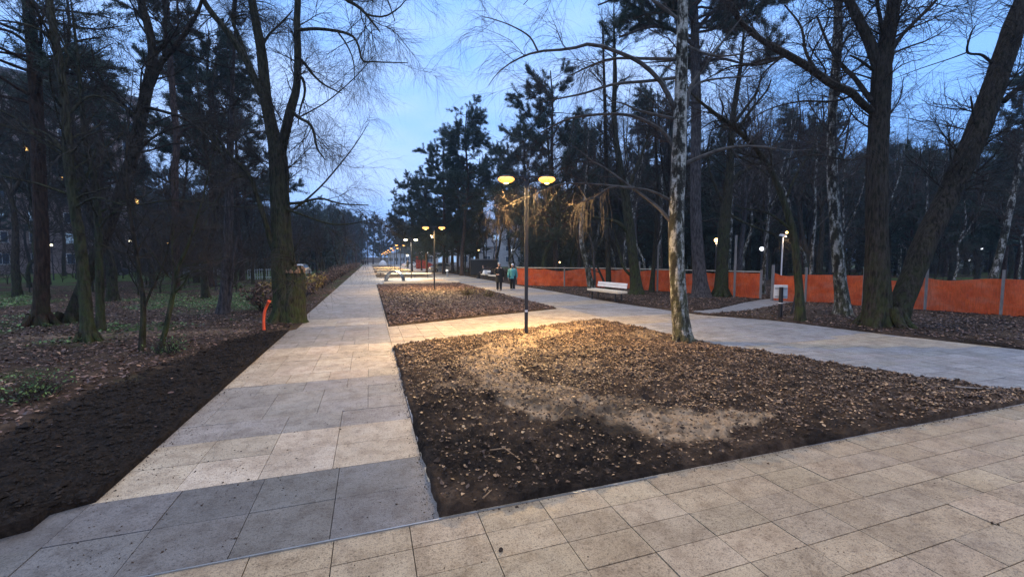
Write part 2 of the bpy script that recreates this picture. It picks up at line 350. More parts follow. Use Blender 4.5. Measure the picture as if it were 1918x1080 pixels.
bands = [(3, 4.05, 0), (4.05, 5.08, 1), (5.08, 7.15, .25), (7.15, 10, .95), (10, 13, .3), (13, 14.6, 1), (14.6, 18.4, .4)]
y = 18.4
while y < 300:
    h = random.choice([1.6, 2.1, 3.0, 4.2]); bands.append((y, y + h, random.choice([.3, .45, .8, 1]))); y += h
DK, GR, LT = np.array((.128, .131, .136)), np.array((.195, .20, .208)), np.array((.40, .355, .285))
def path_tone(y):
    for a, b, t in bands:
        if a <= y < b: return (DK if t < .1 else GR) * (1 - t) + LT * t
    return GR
def tile(g, x0, x1, y0, y1, tone, j=.004, big=False):
    z = 0 if big else random.gauss(0, .0012); h = .05
    tx, ty = (0, 0) if big else (random.gauss(0, .0008), random.gauss(0, .0008))
    x0 += j; x1 -= j; y0 += j; y1 -= j
    v = [(x0, y0, z - h), (x1, y0, z - h), (x1, y1, z - h), (x0, y1, z - h), (x0, y0, z), (x1, y0, z + tx), (x1, y1, z + tx + ty), (x0, y1, z + ty)]
    f = [(4, 5, 6, 7), (0, 1, 5, 4), (1, 2, 6, 5), (2, 3, 7, 6), (3, 0, 4, 7)]
    if not big: tone = tone * random.uniform(.90, 1.08) * np.array((1 + random.gauss(0, .012), 1, 1 + random.gauss(0, .02)))
    g.add(v, f, col=tone * random.uniform(.95, 1.05))
g = Geo()
# walkway straight ahead
y = 3.0
while y < 46:
    h = .52
    for a, b, t in bands:                                          # rows end on the colour bands
        if a <= y + 1e-6 < b and b - y < .8: h = b - y
    x0 = -2.7 if y < 3.9 else -2.16
    k = 0; off = random.choice([0, .3]) if y > 5 else 0
    x = x0 - off
    while x < .43 - .05:
        xe = min(x + .6, .43 + (.03 if y > 4 else .06) * random.random())
        if .43 - xe < .25: xe = .43 + (.06 if y < 4 else 0) * random.random()
        tile(g, x, xe, y, y + h, path_tone(y + .01), .0028); x = xe
    y += h
# front terrace and the cross walks and the right walk: 0.5 x 0.27 slabs
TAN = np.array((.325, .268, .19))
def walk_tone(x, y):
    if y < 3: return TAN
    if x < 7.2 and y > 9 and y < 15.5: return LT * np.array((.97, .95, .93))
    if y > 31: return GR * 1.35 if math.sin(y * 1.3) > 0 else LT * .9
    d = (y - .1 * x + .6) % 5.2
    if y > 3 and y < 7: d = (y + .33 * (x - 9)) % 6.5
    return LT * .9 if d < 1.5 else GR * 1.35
y = -3 * .27 * 8 + 3
row = 0
while y < 46:
    ye = y + .27; x = -3.27
    while x < 16.5:
        xe = x + .5; cx_, cy_ = x + .25, y + .135
        ok = True
        if cy_ > 3:
            if cx_ < .43: ok = False
            if .9 < cx_ < R1(cy_) - .6 and 3.3 < cy_ < TOP1(cx_) - .3: ok = False
            if 1.0 < cx_ < 6.3 and BOT2(cx_) + .4 < cy_ < 33.2: ok = False
            if cx_ > LO(cy_) + 1.2: ok = False
            if x < .43: ok = ok and xe > .43
        if ok: tile(g, max(x, .433) if cy_ > 3 else x, xe, y, ye, walk_tone(cx_, cy_), .0032)
        x = xe
    y = ye; row += 1
setp(g.build('pavement', M['pave']), kind='structure')
# farther on the slabs are a few pixels: courses of larger units
g = Geo(); y = 46.0
while y < 290:
    t = path_tone(y); tile(g, -2.1, .43, y, y + 1.5, t, .004, True)
    tile(g, 6.85, 10.9 + .1, y, y + 1.5, (GR * 1.1 if math.sin(y) > -.2 else LT * .9), .004, True)
    inbed = any(a < y < b for a, b in ((46, 58), (62, 76), (82, 97), (104, 120), (128, 150), (160, 200)))
    tile(g, .44, 6.84, y, y + 1.5, LT * .85, .004, True)
    y += 1.5
setp(g.build('path', M['pave']), kind='structure')
g = Geo(); g.box((6.4, 24, -.045), (20, 56, .045)); g.box((4.4, 170, -.045), (13.4, 244, .045))
setp(g.build('path_bedding', M['joint']), kind='structure')
g = Geo()
g.box((.45, 2.985, .0), (3.8, .012, .016))
o = g.build('edging_strip', M['steel_pale']); setp(o, 'thin galvanised steel edging strip between the tan terrace and the grey walkway', 'edging strip')

# terrain height used by soil, leaves and plants
def soil_h(x, y, amp=1.0):
    near = np.clip(1.25 - np.hypot(x, y) / 40, .5, 1.1)
    a = (fbm(x * 1.1, y * 1.1, 3, 3) - .45) * .10
    b = (fbm(x * 5.5, y * 5.5, 4, 9, .62) - .5) * .115
    c = np.maximum(0, fbm(x * 17, y * 17, 2, 21) - .5) * .11
    return np.maximum(.014, .034 + amp * near * (a * .6 + b + c))
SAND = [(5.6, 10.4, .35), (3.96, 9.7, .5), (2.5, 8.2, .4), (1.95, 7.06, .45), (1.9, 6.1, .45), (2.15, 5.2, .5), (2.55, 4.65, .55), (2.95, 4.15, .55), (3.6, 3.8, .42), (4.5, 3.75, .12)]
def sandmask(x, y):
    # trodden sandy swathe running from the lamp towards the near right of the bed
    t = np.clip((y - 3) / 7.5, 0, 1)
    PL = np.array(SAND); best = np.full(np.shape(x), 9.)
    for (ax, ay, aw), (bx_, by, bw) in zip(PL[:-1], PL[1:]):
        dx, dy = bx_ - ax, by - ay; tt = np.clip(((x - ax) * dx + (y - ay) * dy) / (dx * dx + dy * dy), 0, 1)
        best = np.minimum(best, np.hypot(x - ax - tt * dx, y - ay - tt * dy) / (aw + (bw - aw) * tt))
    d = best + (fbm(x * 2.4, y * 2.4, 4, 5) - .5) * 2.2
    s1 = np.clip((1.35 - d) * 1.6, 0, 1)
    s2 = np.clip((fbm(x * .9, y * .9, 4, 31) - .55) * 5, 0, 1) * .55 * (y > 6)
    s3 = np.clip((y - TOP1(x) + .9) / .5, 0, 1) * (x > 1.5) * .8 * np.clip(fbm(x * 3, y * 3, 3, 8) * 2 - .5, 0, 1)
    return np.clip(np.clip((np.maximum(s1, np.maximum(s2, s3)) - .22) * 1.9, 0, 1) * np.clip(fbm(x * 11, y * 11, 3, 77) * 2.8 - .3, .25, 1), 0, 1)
def sheet(name, X, Y, edges=(1, 1, 1, 1), sand=0, black=0, green=0, amp=1.0, label=None, mask=None, kind='structure', lift=0, drop=-.03):
    Z = soil_h(X, Y, amp) + lift
    m = np.ones_like(X)
    if edges[0]: m[0] = 0
    if edges[1]: m[-1] = 0
    if edges[2]: m[:, 0] = 0
    if edges[3]: m[:, -1] = 0
    sm = np.ones_like(X)                                             # low lip next to the paving
    Z = np.where(m > 0, Z, drop)
    if mask is not None: Z = np.where(mask, Z, -.05)
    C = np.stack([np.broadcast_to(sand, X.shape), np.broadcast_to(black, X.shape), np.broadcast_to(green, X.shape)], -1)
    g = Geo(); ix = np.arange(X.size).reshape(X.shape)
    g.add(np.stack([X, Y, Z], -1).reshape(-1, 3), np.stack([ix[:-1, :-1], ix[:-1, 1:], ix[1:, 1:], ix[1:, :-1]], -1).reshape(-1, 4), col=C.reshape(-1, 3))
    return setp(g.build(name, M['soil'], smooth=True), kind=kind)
# bed 1
u, v = np.meshgrid(np.linspace(0, 1, 330), np.linspace(0, 1, 290))
Y = 3 + v * 6; X = .43 + u * 7
for _ in range(6): X = .44 - .03 * (u <= 0) * fbm(Y * 9, Y * 0 + 7, 3) + u * (R1(Y) - .44); Y = 3.01 + v ** 1.15 * (TOP1(X) - 3.01)
X = X + np.where((u > 0) & (u < 1), 0, (fbm(Y * 6, Y * 0 + 2, 3) - .5) * .07); Y = Y + np.where(v >= 1, (fbm(X * 6, X * 0 + 5, 3) - .5) * .06, 0)
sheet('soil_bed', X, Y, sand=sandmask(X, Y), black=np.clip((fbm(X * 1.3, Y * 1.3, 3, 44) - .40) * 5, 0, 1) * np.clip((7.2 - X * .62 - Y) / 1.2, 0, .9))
# bed 2
u, v = np.meshgrid(np.linspace(0, 1, 150), np.linspace(0, 1, 300) ** 1.35)
X = .45 + u * 6.4; Y = BOT2(X) + v * (33.6 - BOT2(X))
s2 = np.clip(1.3 - np.hypot((X - 3.6) / 2.0, (Y - 20.5) / 4.5) + (fbm(X * 1.5, Y * 1.5, 3, 5) - .5) * 1.6, 0, 1) * .8
sheet('soil_bed', X, Y, sand=s2, amp=.8)
for a, b in ((46, 58), (62, 76), (82, 97), (104, 120), (128, 150)):
    X, Y = np.meshgrid(np.linspace(.6, 6.6, 40), np.linspace(a, b, 50)); sheet('soil_bed', X, Y, amp=.5, sand=.25)
# right-hand woodland edge
u, v = np.meshgrid(np.linspace(0, 1, 260) ** 1.7, np.linspace(0, 1, 420) ** 1.4)
Y = 1.0 + v * 64; X = LO(Y) + u * 26
SP = [G(1287, 584), G(1345, 578), G(1395, 566), G(1425, 561), G(1447, 559), G(1496, 565), G(1440, 575), G(1395, 583), G(1330, 588)]
def inpoly(x, y, P):
    r = np.zeros(np.shape(x), bool); n = len(P)
    for i in range(n):
        a, b = P[i], P[(i + 1) % n]
        c = ((a[1] > y) != (b[1] > y)) & (x < (b[0] - a[0]) * (y - a[1]) / (b[1] - a[1] + 1e-12) + a[0]); r ^= c
    return r
sheet('woodland_floor', X, Y, sand=np.clip(fbm(X * .6, Y * .6, 3, 3) * 2 - 1.1, 0, 1) * .35, black=np.clip(fbm(X, Y, 3, 60) * 3 - 1.2, 0, 1) * .7, mask=~inpoly(X, Y, SP))
# side path to the opening in the net
c = np.mean(SP, axis=0); g = Geo()
pts = np.array([(p[0], p[1], .0) for p in SP]); k = len(pts)
g.add(np.concatenate([pts, pts - (0, 0, .06), [[c[0], c[1], .0]]]), q=[(i, (i + 1) % k, k + (i + 1) % k, k + i) for i in range(k)], t=[(i, (i + 1) % k, 2 * k) for i in range(k)], col=GR * 1.15)
setp(g.build('side_path', M['pave']), kind='structure')
# left-hand woodland edge: black fresh soil strip, then leaf litter with green patches
u, v = np.meshgrid(np.linspace(0, 1, 330) ** 1.6, np.linspace(0, 1, 430) ** 1.6)
Y = 1.5 + v * 110; X = LF(Y) - u * 34
edge = np.interp(Y, [3, 6.3, 7.5, 8.8, 11.3, 12.4], [3.3, 3.8, 3.75, 3.45, 3.1, 2.3])
blk = np.clip((edge + X + (fbm(X * 2, Y * 2, 3, 2) - .5) * .9) * 3, 0, 1) * (Y < 12.45)
grn = np.clip((fbm(X * .5, Y * .5, 4, 12) - .5) * 6, 0, 1) * np.where((X < -4.6) & (Y > 13.5), 1, .55)
grn = np.where((Y > 45) & (X < -6), 1, grn) * (1 - blk)
pth = np.exp(-((Y - (12.8 - .12 * (X + 5))) / .35) ** 2) * (X < -3) * (X > -8)
sheet('woodland_floor', X, Y, sand=np.clip(np.clip(fbm(X * .7, Y * .7, 3, 3) * 2 - 1.15, 0, 1) * .3 + pth * .5, 0, 1) * (1 - blk), black=blk, green=grn)

# ------------------------------------------------------------------ leaves and clods
def leaves(name, xy, size, m, hfun=soil_h, lab=None, cat='leaves', lift=.006, curl=.25, flat=.28):
    N_ = len(xy); z = hfun(xy[:, 0], xy[:, 1]) + lift + rng.random(N_) * .012
    s = size * np.clip(rng.lognormal(0, .5, N_), .35, 2.1); a = rng.random(N_) * 6.283
    d = np.stack([np.cos(a), np.sin(a), rng.normal(0, flat, N_)], 1); d /= np.linalg.norm(d, axis=1, keepdims=True)
    p = np.cross(d, np.array([0, 0, 1.])); p /= np.linalg.norm(p, axis=1, keepdims=True)
    up = np.cross(p, d); cu = rng.normal(curl, .35, N_)[:, None]
    w = (s * rng.uniform(.3, .5, N_))[:, None]; c = np.stack([xy[:, 0], xy[:, 1], z], 1); s_ = s[:, None]
    up = np.where(up[:, 2:3] < 0, -up, up)
    base = c - d * s_ * .5; tip = c + d * s_ * .5 + up * s_ * rng.normal(.1, .15, N_)[:, None]
    l1 = c - d * s_ * .12 + p * w + up * w * cu; r1 = c - d * s_ * .12 - p * w + up * w * cu
    l2 = c + d * s_ * .22 + p * w * .7 + up * w * cu * 1.1; r2 = c + d * s_ * .22 - p * w * .7 + up * w * cu * 1.1
    V = np.stack([base, l1, l2, tip, r2, r1], 1).reshape(-1, 3); k = np.arange(N_)[:, None] * 6
    q = np.concatenate([k + np.array([[0, 3, 2, 1]]), k + np.array([[0, 5, 4, 3]])])
    g = Geo(); g.add(V, q); o = g.build(name, M[m]); return setp(o, lab, cat, None, 'stuff')
def scat(n_, x0, x1, y0, y1, test, dens=None):
    out = []; tot = 0
    while tot < n_:
        x = rng.uniform(x0, x1, n_ * 2); y = rng.uniform(y0, y1, n_ * 2); k = test(x, y)
        if dens is not None: k &= rng.random(len(x)) < dens(x, y)
        xy = np.stack([x[k], y[k]], 1); out.append(xy); tot += len(xy)
    return np.concatenate(out)[:n_]
in1 = lambda x, y: (x > .5) & (x < R1(y) - .05) & (y > 3.06) & (y < TOP1(x) - .05)
in2 = lambda x, y: (x > .52) & (x < 6.8) & (y > BOT2(x) + .06) & (y < 33.5)
d1 = lambda x, y: np.clip(  .05 + 1.0 * np.clip((x * .62 + y - 5.9) / 2.4, 0, 1) ** 1.3 * np.clip((fbm(x * 2.4, y * 2.4, 3, 15) - .38) * 4.5, .12, 1), 0, 1) * (1 - .6 * sandmask(x, y))
leaves('fallen_leaves', scat(84000, .5, 9, 3, 12.5, in1, d1), .024, 'leaf', lab='brown and ochre fallen leaves scattered over the near soil bed', cat='leaves')
leaves('fallen_leaves', scat(50000, .5, 7, 12, 34, in2), .050, 'leaf_red', lab='reddish brown fallen leaves covering the second soil bed', cat='leaves')
rt = lambda x, y: (x > LO(y) + .08) & ~inpoly(x, y, SP)
leaves('fallen_leaves', scat(34000, 10, 26, 2, 36, rt, lambda x, y: np.clip(1.3 - np.hypot(x - 12, y - 8) / 22, .2, 1)), .045, 'leaf_red', lab='dark fallen leaves on the woodland floor along the orange net fence', cat='leaves')
def blackz(x, y): return (-x < np.interp(y, [3, 6.3, 7.5, 8.8, 11.3, 12.4], [3.3, 3.8, 3.75, 3.45, 3.1, 2.3])) & (y < 12.45)
lt = lambda x, y: (x < LF(y) - .08) & (~blackz(x, y) | (rng.random(len(x)) < .012))
leaves('fallen_leaves', scat(50000, -20, -2.1, 3, 40, lt, lambda x, y: np.clip(1.25 - np.hypot(x + 4, y - 8) / 22, .12, 1)), .045, 'leaf_red', lab='brown and purple fallen leaves under the trees left of the walkway', cat='leaves')
leaves('ground_cover', scat(9000, -17, -3, 6, 30, lambda x, y: (x < -3.8) & ((fbm(x * .5, y * .5, 4, 12) > .53) | (rng.random(len(x)) < .02)) & ((y > 14) | (fbm(x * 1.1, y * 1.1, 3, 90) > .62))), .045, 'leaf_green', lab='low green leafy ground cover among the trees left of the walkway', cat='ground cover', lift=.05, flat=.5)
# clods: small angular lumps of soil
def clods(xy, size, name, lab, m='clod'):
    N_ = len(xy); base = np.array([(1, 0, 0), (-1, 0, 0), (0, 1, 0), (0, -1, 0), (0, 0, 1), (0, 0, -1.)])
    f = np.array([(0, 2, 4), (2, 1, 4), (1, 3, 4), (3, 0, 4), (2, 0, 5), (1, 2, 5), (3, 1, 5), (0, 3, 5)])
    s = size * rng.lognormal(0, .5, N_)[:, None, None]; a = rng.random(N_) * 6.28
    V = base[None] * s * rng.uniform(.55, 1.2, (N_, 6, 1)); V[:, :, 2] *= .65
    x = V[:, :, 0] * np.cos(a)[:, None] - V[:, :, 1] * np.sin(a)[:, None]; y_ = V[:, :, 0] * np.sin(a)[:, None] + V[:, :, 1] * np.cos(a)[:, None]
    V[:, :, 0] = x + xy[:, :1] + rng.normal(0, .2, (N_, 6)) * s[:, :, 0]; V[:, :, 1] = y_ + xy[:, 1:]; V[:, :, 2] += soil_h(xy[:, 0], xy[:, 1])[:, None]
    g = Geo(); g.add(V.reshape(-1, 3), t=(f[None] + np.arange(N_)[:, None, None] * 6).reshape(-1, 3))
    setp(g.build(name, M[m]), lab, 'soil clods', None, 'stuff')
clods(scat(22000, .5, 9, 3, 12, in1), .011, 'soil_clods', 'small dark lumps of soil strewn over the near bed')
clods(scat(15000, -5, -2.1, 3, 12.4, lambda x, y: (x < LF(y) - .05) & blackz(x, y)), .014, 'soil_clods', 'black lumps of fresh soil in the strip left of the walkway', 'clod_black')
# crumbs on the paving
xy = np.concatenate([scat(420, -2.3, 8, 1, 3, lambda x, y: x > -2), scat(1700, -2, .4, 3, 10, lambda x, y: x > -2.1, lambda x, y: np.clip(np.exp(-(x + 2.1) * .9) + .12, 0, 1) * np.clip(fbm(x * 2, y * 2, 3, 51) * 3 - .9, .1, 1))])
t_ = rng.random(900); e1 = np.stack([.43 - np.abs(rng.normal(0, .05, 900)), 3 + 6.4 * t_], 1); e2 = np.stack([.5 + 8 * t_, 3 - np.abs(rng.normal(0, .03, 900))], 1)
t_ = rng.random(900); yy_ = 3.9 + t_ * 9; e3 = np.stack([-2.08 + np.abs(rng.normal(0, .10, 900)), yy_], 1)
xy = np.concatenate([xy, e1, e2, e3])
N_ = len(xy); oldh = soil_h; soil_h = lambda x, y, amp=1: np.zeros_like(x) + .002
clods(xy, .0035, 'soil_crumbs', 'dark soil crumbs scattered on the paving slabs'); 
g = Geo()
soil_h = oldh
def stone(name, px, py, s, lab):
    p = G(px, py); g = Geo(); k = 12
    prof = [(.001, 0), (s * .8, s * .05), (s, s * .5), (s * .7, s * .95), (.001, s * 1.15)]
    g.lathe(prof, (p[0], p[1], 0.001), 9, sx=1, sy=.7, rz=.5); v = g.v[0]; v += rng.normal(0, s * .09, v.shape) * (v[:, 2:] > .004)
    setp(g.build(name, M['clod'], smooth=False), lab, 'stone')
stone('stone', 938, 1031, .018, 'small dark stone lying alone on a tan slab in the foreground')
stone('stone', 1858, 980, .012, 'left of two dark crumbs of earth on the tan slabs at lower right')
stone('stone', 1870, 983, .010, 'right of two dark crumbs of earth on the tan slabs at lower right')
# dry sticks in the bed
def stick(pp, r, lab, m='stick', name='stick'):
    P = []; 
    for (a, b) in pp:
        q = G(a, b); q[2] = float(soil_h(q[0], q[1])) + .03; P.append(q)
    g = Geo(); g.tubes(np.array(P), np.linspace(r, r * .5, len(P)), 6, cap=True); setp(g.build(name, M[m], smooth=True), lab, 'stick')
stick([(905, 951), (912, 941), (921, 930)], .008, 'short orange brown stick sticking out at the near edge of the bed')
stick([(1045, 790), (1062, 778), (1078, 770)], .005, 'thin pale twig on the bare dark soil in the middle of the bed')
stick([(1788, 733), (1830, 737), (1868, 737)], .012, 'long pale stick lying at the right tip of the near bed', 'wood_grey')
stick([(918, 853), (945, 858), (972, 868)], .010, 'thick reddish twig under the curled leaf in the near bed')
# ------------------------------------------------------------------ trees
def catmull(P, n):
    P = np.asarray(P, float); k = len(P)
    if k < 3: t = np.linspace(0, 1, n)[:, None]; return P[0] + (P[-1] - P[0]) * t
    Q = np.concatenate([[2 * P[0] - P[1]], P, [2 * P[-1] - P[-2]]])
    u = np.linspace(0, k - 1 - 1e-6, n); i = u.astype(int); f = (u - i)[:, None]
    a, b, c, d = Q[i], Q[i + 1], Q[i + 2], Q[i + 3]
    return .5 * (2 * b + (c - a) * f + (2 * a - 5 * b + 4 * c - d) * f ** 2 + (3 * b - 3 * c + d - a) * f ** 3)
def rs(P, n):                                                        # resample [K,k,c] -> [K,n,c]
    K, k, c = P.shape; u = np.linspace(0, k - 1 - 1e-6, n); i = u.astype(int); f = (u - i)[None, :, None]
    return P[:, i] * (1 - f) + P[:, i + 1] * f
def pool(groups, n=8):
    P = np.concatenate([rs(p, n) for p, r in groups]); R = np.concatenate([rs(r[:, :, None], n)[:, :, 0] for p, r in groups]); return P, R
def grow(par, M_, rg, t0=.2, t1=1., ang=(.6, 1.1), L=(1., .4), lv=.25, n=5, wig=.14, grav=0., rr=.5, rmax=.1, rmin=.003, tip=.25, up=0., wpow=1., side=None):
    P, R = par; K, k, _ = P.shape
    ln = np.linalg.norm(np.diff(P, axis=1), axis=2).sum(1); w = ln ** wpow; w /= w.sum()
    i = rg.choice(K, M_, p=w); t = rg.uniform(t0, t1, M_)
    u = t * (k - 1 - 1e-6); j = u.astype(int); f = (u - j)[:, None]
    pos = P[i, j] * (1 - f) + P[i, j + 1] * f; r0 = R[i, j] * (1 - f[:, 0]) + R[i, j + 1] * f[:, 0]
    T = P[i, j + 1] - P[i, j]; T /= np.linalg.norm(T, axis=1, keepdims=True) + 1e-9
    q = rg.normal(size=(M_, 3)); q[:, 2] += up
    if side is not None: q = q + np.asarray(side)
    q -= (q * T).sum(1, keepdims=True) * T; q /= np.linalg.norm(q, axis=1, keepdims=True)
    a = rg.uniform(*ang, M_)[:, None]; d = np.cos(a) * T + np.sin(a) * q
    le = (L[0] + (L[1] - L[0]) * t) * rg.lognormal(0, lv, M_) / (n - 1)
    out = np.zeros((M_, n, 3)); out[:, 0] = pos
    for s in range(1, n):
        d = d + rg.normal(0, wig, (M_, 3)); d[:, 2] += grav; d /= np.linalg.norm(d, axis=1, keepdims=True)
        out[:, s] = out[:, s - 1] + d * le[:, None]
    rb = np.clip(r0 * rr, rmin, rmax)
    return out, rb[:, None] * np.linspace(1, tip, n)[None]
def stem(P, R, n=24, flare=.0, wob=0, rg=None):
    P = catmull(P, n); R = np.interp(np.linspace(0, 1, n), np.linspace(0, 1, len(R)), R)
    if flare: z = np.linalg.norm(P - P[0], axis=1); R = R * (1 + flare * np.exp(-z / .28))
    if wob: P[1:] += rg.normal(0, wob, (n - 1, 3))
    return P[None], R[None]
def px_stem(d, pts, n=24, flare=0, dd=0, wob=0, rg=None):
    """polyline through places seen at (px, py, half width px), d metres away, drifting dd metres deeper along it"""
    k = len(pts); P = [W(a, b, d + dd * i / (k - 1)) for i, (a, b, r) in enumerate(pts)]; R = [r / FPX * (d + dd * i / (k - 1)) / math.sqrt(1 + ((a - 959) / FPX) ** 2) for i, (a, b, r) in enumerate(pts)]
    return stem(P, R, n, flare, wob, rg)
def ground_first(s, base):                                           # push the first ring into the soil
    P, R = s; P[0, 0] = (base[0], base[1], -.08); return s
def roots(g, base, r, rg, m=0, k=6):
    for i in range(k):
        a = i / k * 6.28 + rg.uniform(-.3, .3); L_ = r * rg.uniform(1.0, 1.5)
        P = [(base[0] + math.cos(a) * r * .55, base[1] + math.sin(a) * r * .55, r * 1.1), (base[0] + math.cos(a) * (r * .95), base[1] + math.sin(a) * (r * .95), r * .35), (base[0] + math.cos(a) * (r + L_ * .4), base[1] + math.sin(a) * (r + L_ * .4), -.06)]
        p, q = stem(P, [r * .32, r * .28, r * .16], 6); g.tubes(p, q, 6, m=m)
def make_tree(name, label, cat, base, trunk, limbs, levels, mats, seed, sides=12, group=None, needles=None, rootr=0, flat=0, extra=()):
    """trunk / limbs: lists of (P, R); levels: list of dicts for grow(); everything in world space, then moved to the base"""
    rg = np.random.default_rng(seed); base = np.array((base[0], base[1], 0.))
    root = empty(name, base, 0, label, cat, group)
    g = Geo()
    for P, R in trunk: g.tubes(P - base, R, sides, jit=.05, rng=rg, cap=False)
    if rootr: roots(g, (0, 0), rootr, rg)
    o = g.build('trunk', mats[0], root, smooth=True)
    g = Geo(); src = list(limbs); allp = list(trunk) + list(limbs)
    for P, R in limbs: g.tubes(P - base, R, 7, m=0, jit=.04, rng=rg)
    for P, R in extra: g.tubes(P - base, R, 4, m=1)
    last = None
    for lv in levels:
        lv = dict(lv); frm = lv.pop('of', 'last'); sd = lv.pop('sides', 3); mm = lv.pop('m', 1)
        par = {'trunk': trunk, 'limbs': limbs or trunk, 'all': allp, 'last': last}[frm]
        if frm == 'last': par = last
        new = grow(pool(par), lv.pop('M'), rg, **lv); g.tubes(new[0] - base, new[1], sd, m=mm)
        if frm == 'last' or last is None: last = [new]
        else: last = last + [new]
        allp.append(new)
    if needles:
        tufts(g, last, base, rg, m=2, **needles)
    o = g.build('crown', [mats[3] if len(mats) > 3 else mats[0], mats[1]] + ([mats[2]] if needles else []), root, smooth=False)
    return root
def tufts(g, groups, base, rg, m, N=3000, blades=9, size=.16, w=.012, t0=.35):
    P, R = pool(groups, 6); K = len(P); i = rg.integers(0, K, N); t = rg.uniform(t0, 1, N); u = t * (5 - 1e-6); j = u.astype(int); f = (u - j)[:, None]
    c = P[i, j] * (1 - f) + P[i, j + 1] * f - base; T = P[i, j + 1] - P[i, j]; T /= np.linalg.norm(T, axis=1, keepdims=True) + 1e-9
    d = T[:, None] * .6 + rg.normal(size=(N, blades, 3)) * .75; d[..., 2] += .25; d /= np.linalg.norm(d, axis=2, keepdims=True)
    q = np.cross(d, rg.normal(size=(N, blades, 3))); q /= np.linalg.norm(q, axis=2, keepdims=True)
    Ln = size * rg.uniform(.6, 1.2, (N, blades, 1)); c = c[:, None] + rg.normal(0, size * .25, (N, blades, 3))
    V = np.stack([c - q * w, c + q * w, c + d * Ln + q * w * .3], 2).reshape(-1, 3)
    g.add(V, t=np.arange(len(V)).reshape(-1, 3), m=m)

# --- the sawn-limbed willow-like tree left of the walkway
b = G(538, 604); d = depth(538, 604); rg = np.random.default_rng(11)
tr = [ground_first(px_stem(d, [(540, 612, 27), (538, 560, 25), (533, 510, 24), (528, 440, 18.5), (525, 380, 17.5), (523, 330, 18), (520, 285, 17), (514, 261, 13), (499, 190, 11), (490, 98, 9.5), (475, 18, 8), (464, -60, 7), (455, -200, 5), (450, -380, 2)], 60, .35), b),
      px_stem(d + .1, [(519, 320, 14), (524, 285, 13), (531, 262, 10), (544, 207, 9), (555, 166, 7.5), (558, 104, 7), (556, 44, 6.5), (558, 0, 6), (560, -80, 5), (566, -200, 3), (570, -300, 1.5)], 30),
      px_stem(d - .05, [(552, 604, 21), (553, 570, 20), (554, 535, 19), (553, 515, 18), (550, 500, 15)], 10, .2)]
lim = [px_stem(d, [(499, 190, 9), (484, 165, 8.5), (461, 113, 8), (425, 59, 7), (390, 15, 6.5), (375, -18, 6), (350, -120, 4), (330, -260, 2)], 24, dd=-.8),
       px_stem(d, [(461, 108, 4.5), (450, 75, 4), (437, 44, 4), (438, 10, 3.5), (444, -30, 3), (440, -120, 1.5)], 12, dd=.5),
       px_stem(d, [(524, 280, 5), (529, 248, 4), (535, 222, 4), (545, 195, 3)], 8),
       px_stem(d, [(557, 57, 3.4), (591, 54, 3.2), (635, 59, 2.8), (660, 68, 2.5), (671, 85, 2.2), (679, 113, 2), (700, 116, 1.5), (763, 118, .8)], 20, dd=-.6),
       px_stem(d, [(632, 59, 1.8), (650, 85, 1.5), (662, 115, 1.2), (664, 150, .8)], 10, dd=.3),
       px_stem(d, [(556, 105, 4), (566, 115, 3.5), (575, 125, 3), (588, 142, 2.6), (609, 160, 1.8), (640, 175, 1)], 12, dd=.4),
       px_stem(d, [(557, 140, 3.4), (568, 150, 3), (571, 175, 2.6), (562, 205, 1.8), (558, 235, 1)], 10, dd=-.4),
       px_stem(d, [(548, 210, 4), (560, 221, 3.4), (579, 231, 3), (588, 248, 2.6), (594, 278, 2), (610, 300, 1)], 12, dd=-.5),
       px_stem(d, [(562, 219, 1.6), (590, 204, 1.4), (621, 184, 1.2), (668, 142, .9), (700, 105, .5)], 12, dd=.6),
       px_stem(d, [(556, -90, 4), (590, -60, 4), (641, -6, 3.6), (674, 15, 3), (700, 45, 2), (712, 60, 1)], 14, dd=.5),
       px_stem(d, [(674, 15, 2.4), (690, 28, 2), (720, 31, 1.6), (748, 14, 1.2), (764, -6, .7)], 10, dd=-.5),
       px_stem(d, [(560, -120, 4), (610, -110, 3.4), (670, -60, 2.6), (720, -10, 1.6), (740, 40, .8)], 12, dd=.8),
       px_stem(d, [(530, 381, 3), (560, 380, 2.6), (600, 372, 2), (640, 382, 1.6), (690, 384, .8)], 12, dd=-.7),
       px_stem(d, [(532, 400, 3), (560, 385, 2.4), (600, 350, 1.8), (634, 311, 1.4), (666, 270, 1), (692, 228, .5)], 14, dd=.5),
       px_stem(d, [(530, 390, 2.6), (560, 400, 2.2), (612, 418, 1.8), (650, 420, 1.3), (686, 413, .8)], 12, dd=-1),
       px_stem(d, [(518, 480, 6), (508, 455, 5.5), (497, 415, 5), (480, 365, 4.5), (470, 335, 4.5), (455, 315, 3.6), (430, 290, 2.6), (400, 250, 1.4)], 18, dd=-1),
       px_stem(d, [(470, 335, 3.5), (450, 330, 3), (425, 345, 2.4), (400, 385, 1.6), (380, 430, 1)], 12, dd=-1),
       px_stem(d, [(488, 100, 3), (500, 70, 2.4), (530, 40, 2), (548, 20, 1)], 8, dd=.3)]
willow = make_tree('bare_tree', 'massive mossy forked tree beside the walkway, a torn limb stump low on its trunk', 'tree', b, tr, lim,
    [dict(of='all', M=130, t0=.35, ang=(.5, 1.2), L=(1.5, 1.0), n=7, wig=.16, grav=-.02, rr=.4, rmax=.022, rmin=.006, sides=4, m=0),
     dict(M=1900, t0=.15, ang=(.4, 1.1), L=(1.0, .7), n=6, wig=.16, grav=-.08, rr=.55, rmax=.008, rmin=.0035, tip=.4),
     dict(M=11000, t0=.1, ang=(.3, 1.0), L=(.7, .5), n=5, wig=.14, grav=-.16, rr=.6, rmax=.0035, rmin=.0017, tip=.5)],
    (M['bark_moss'], M['twig']), 11, sides=16, rootr=.42)
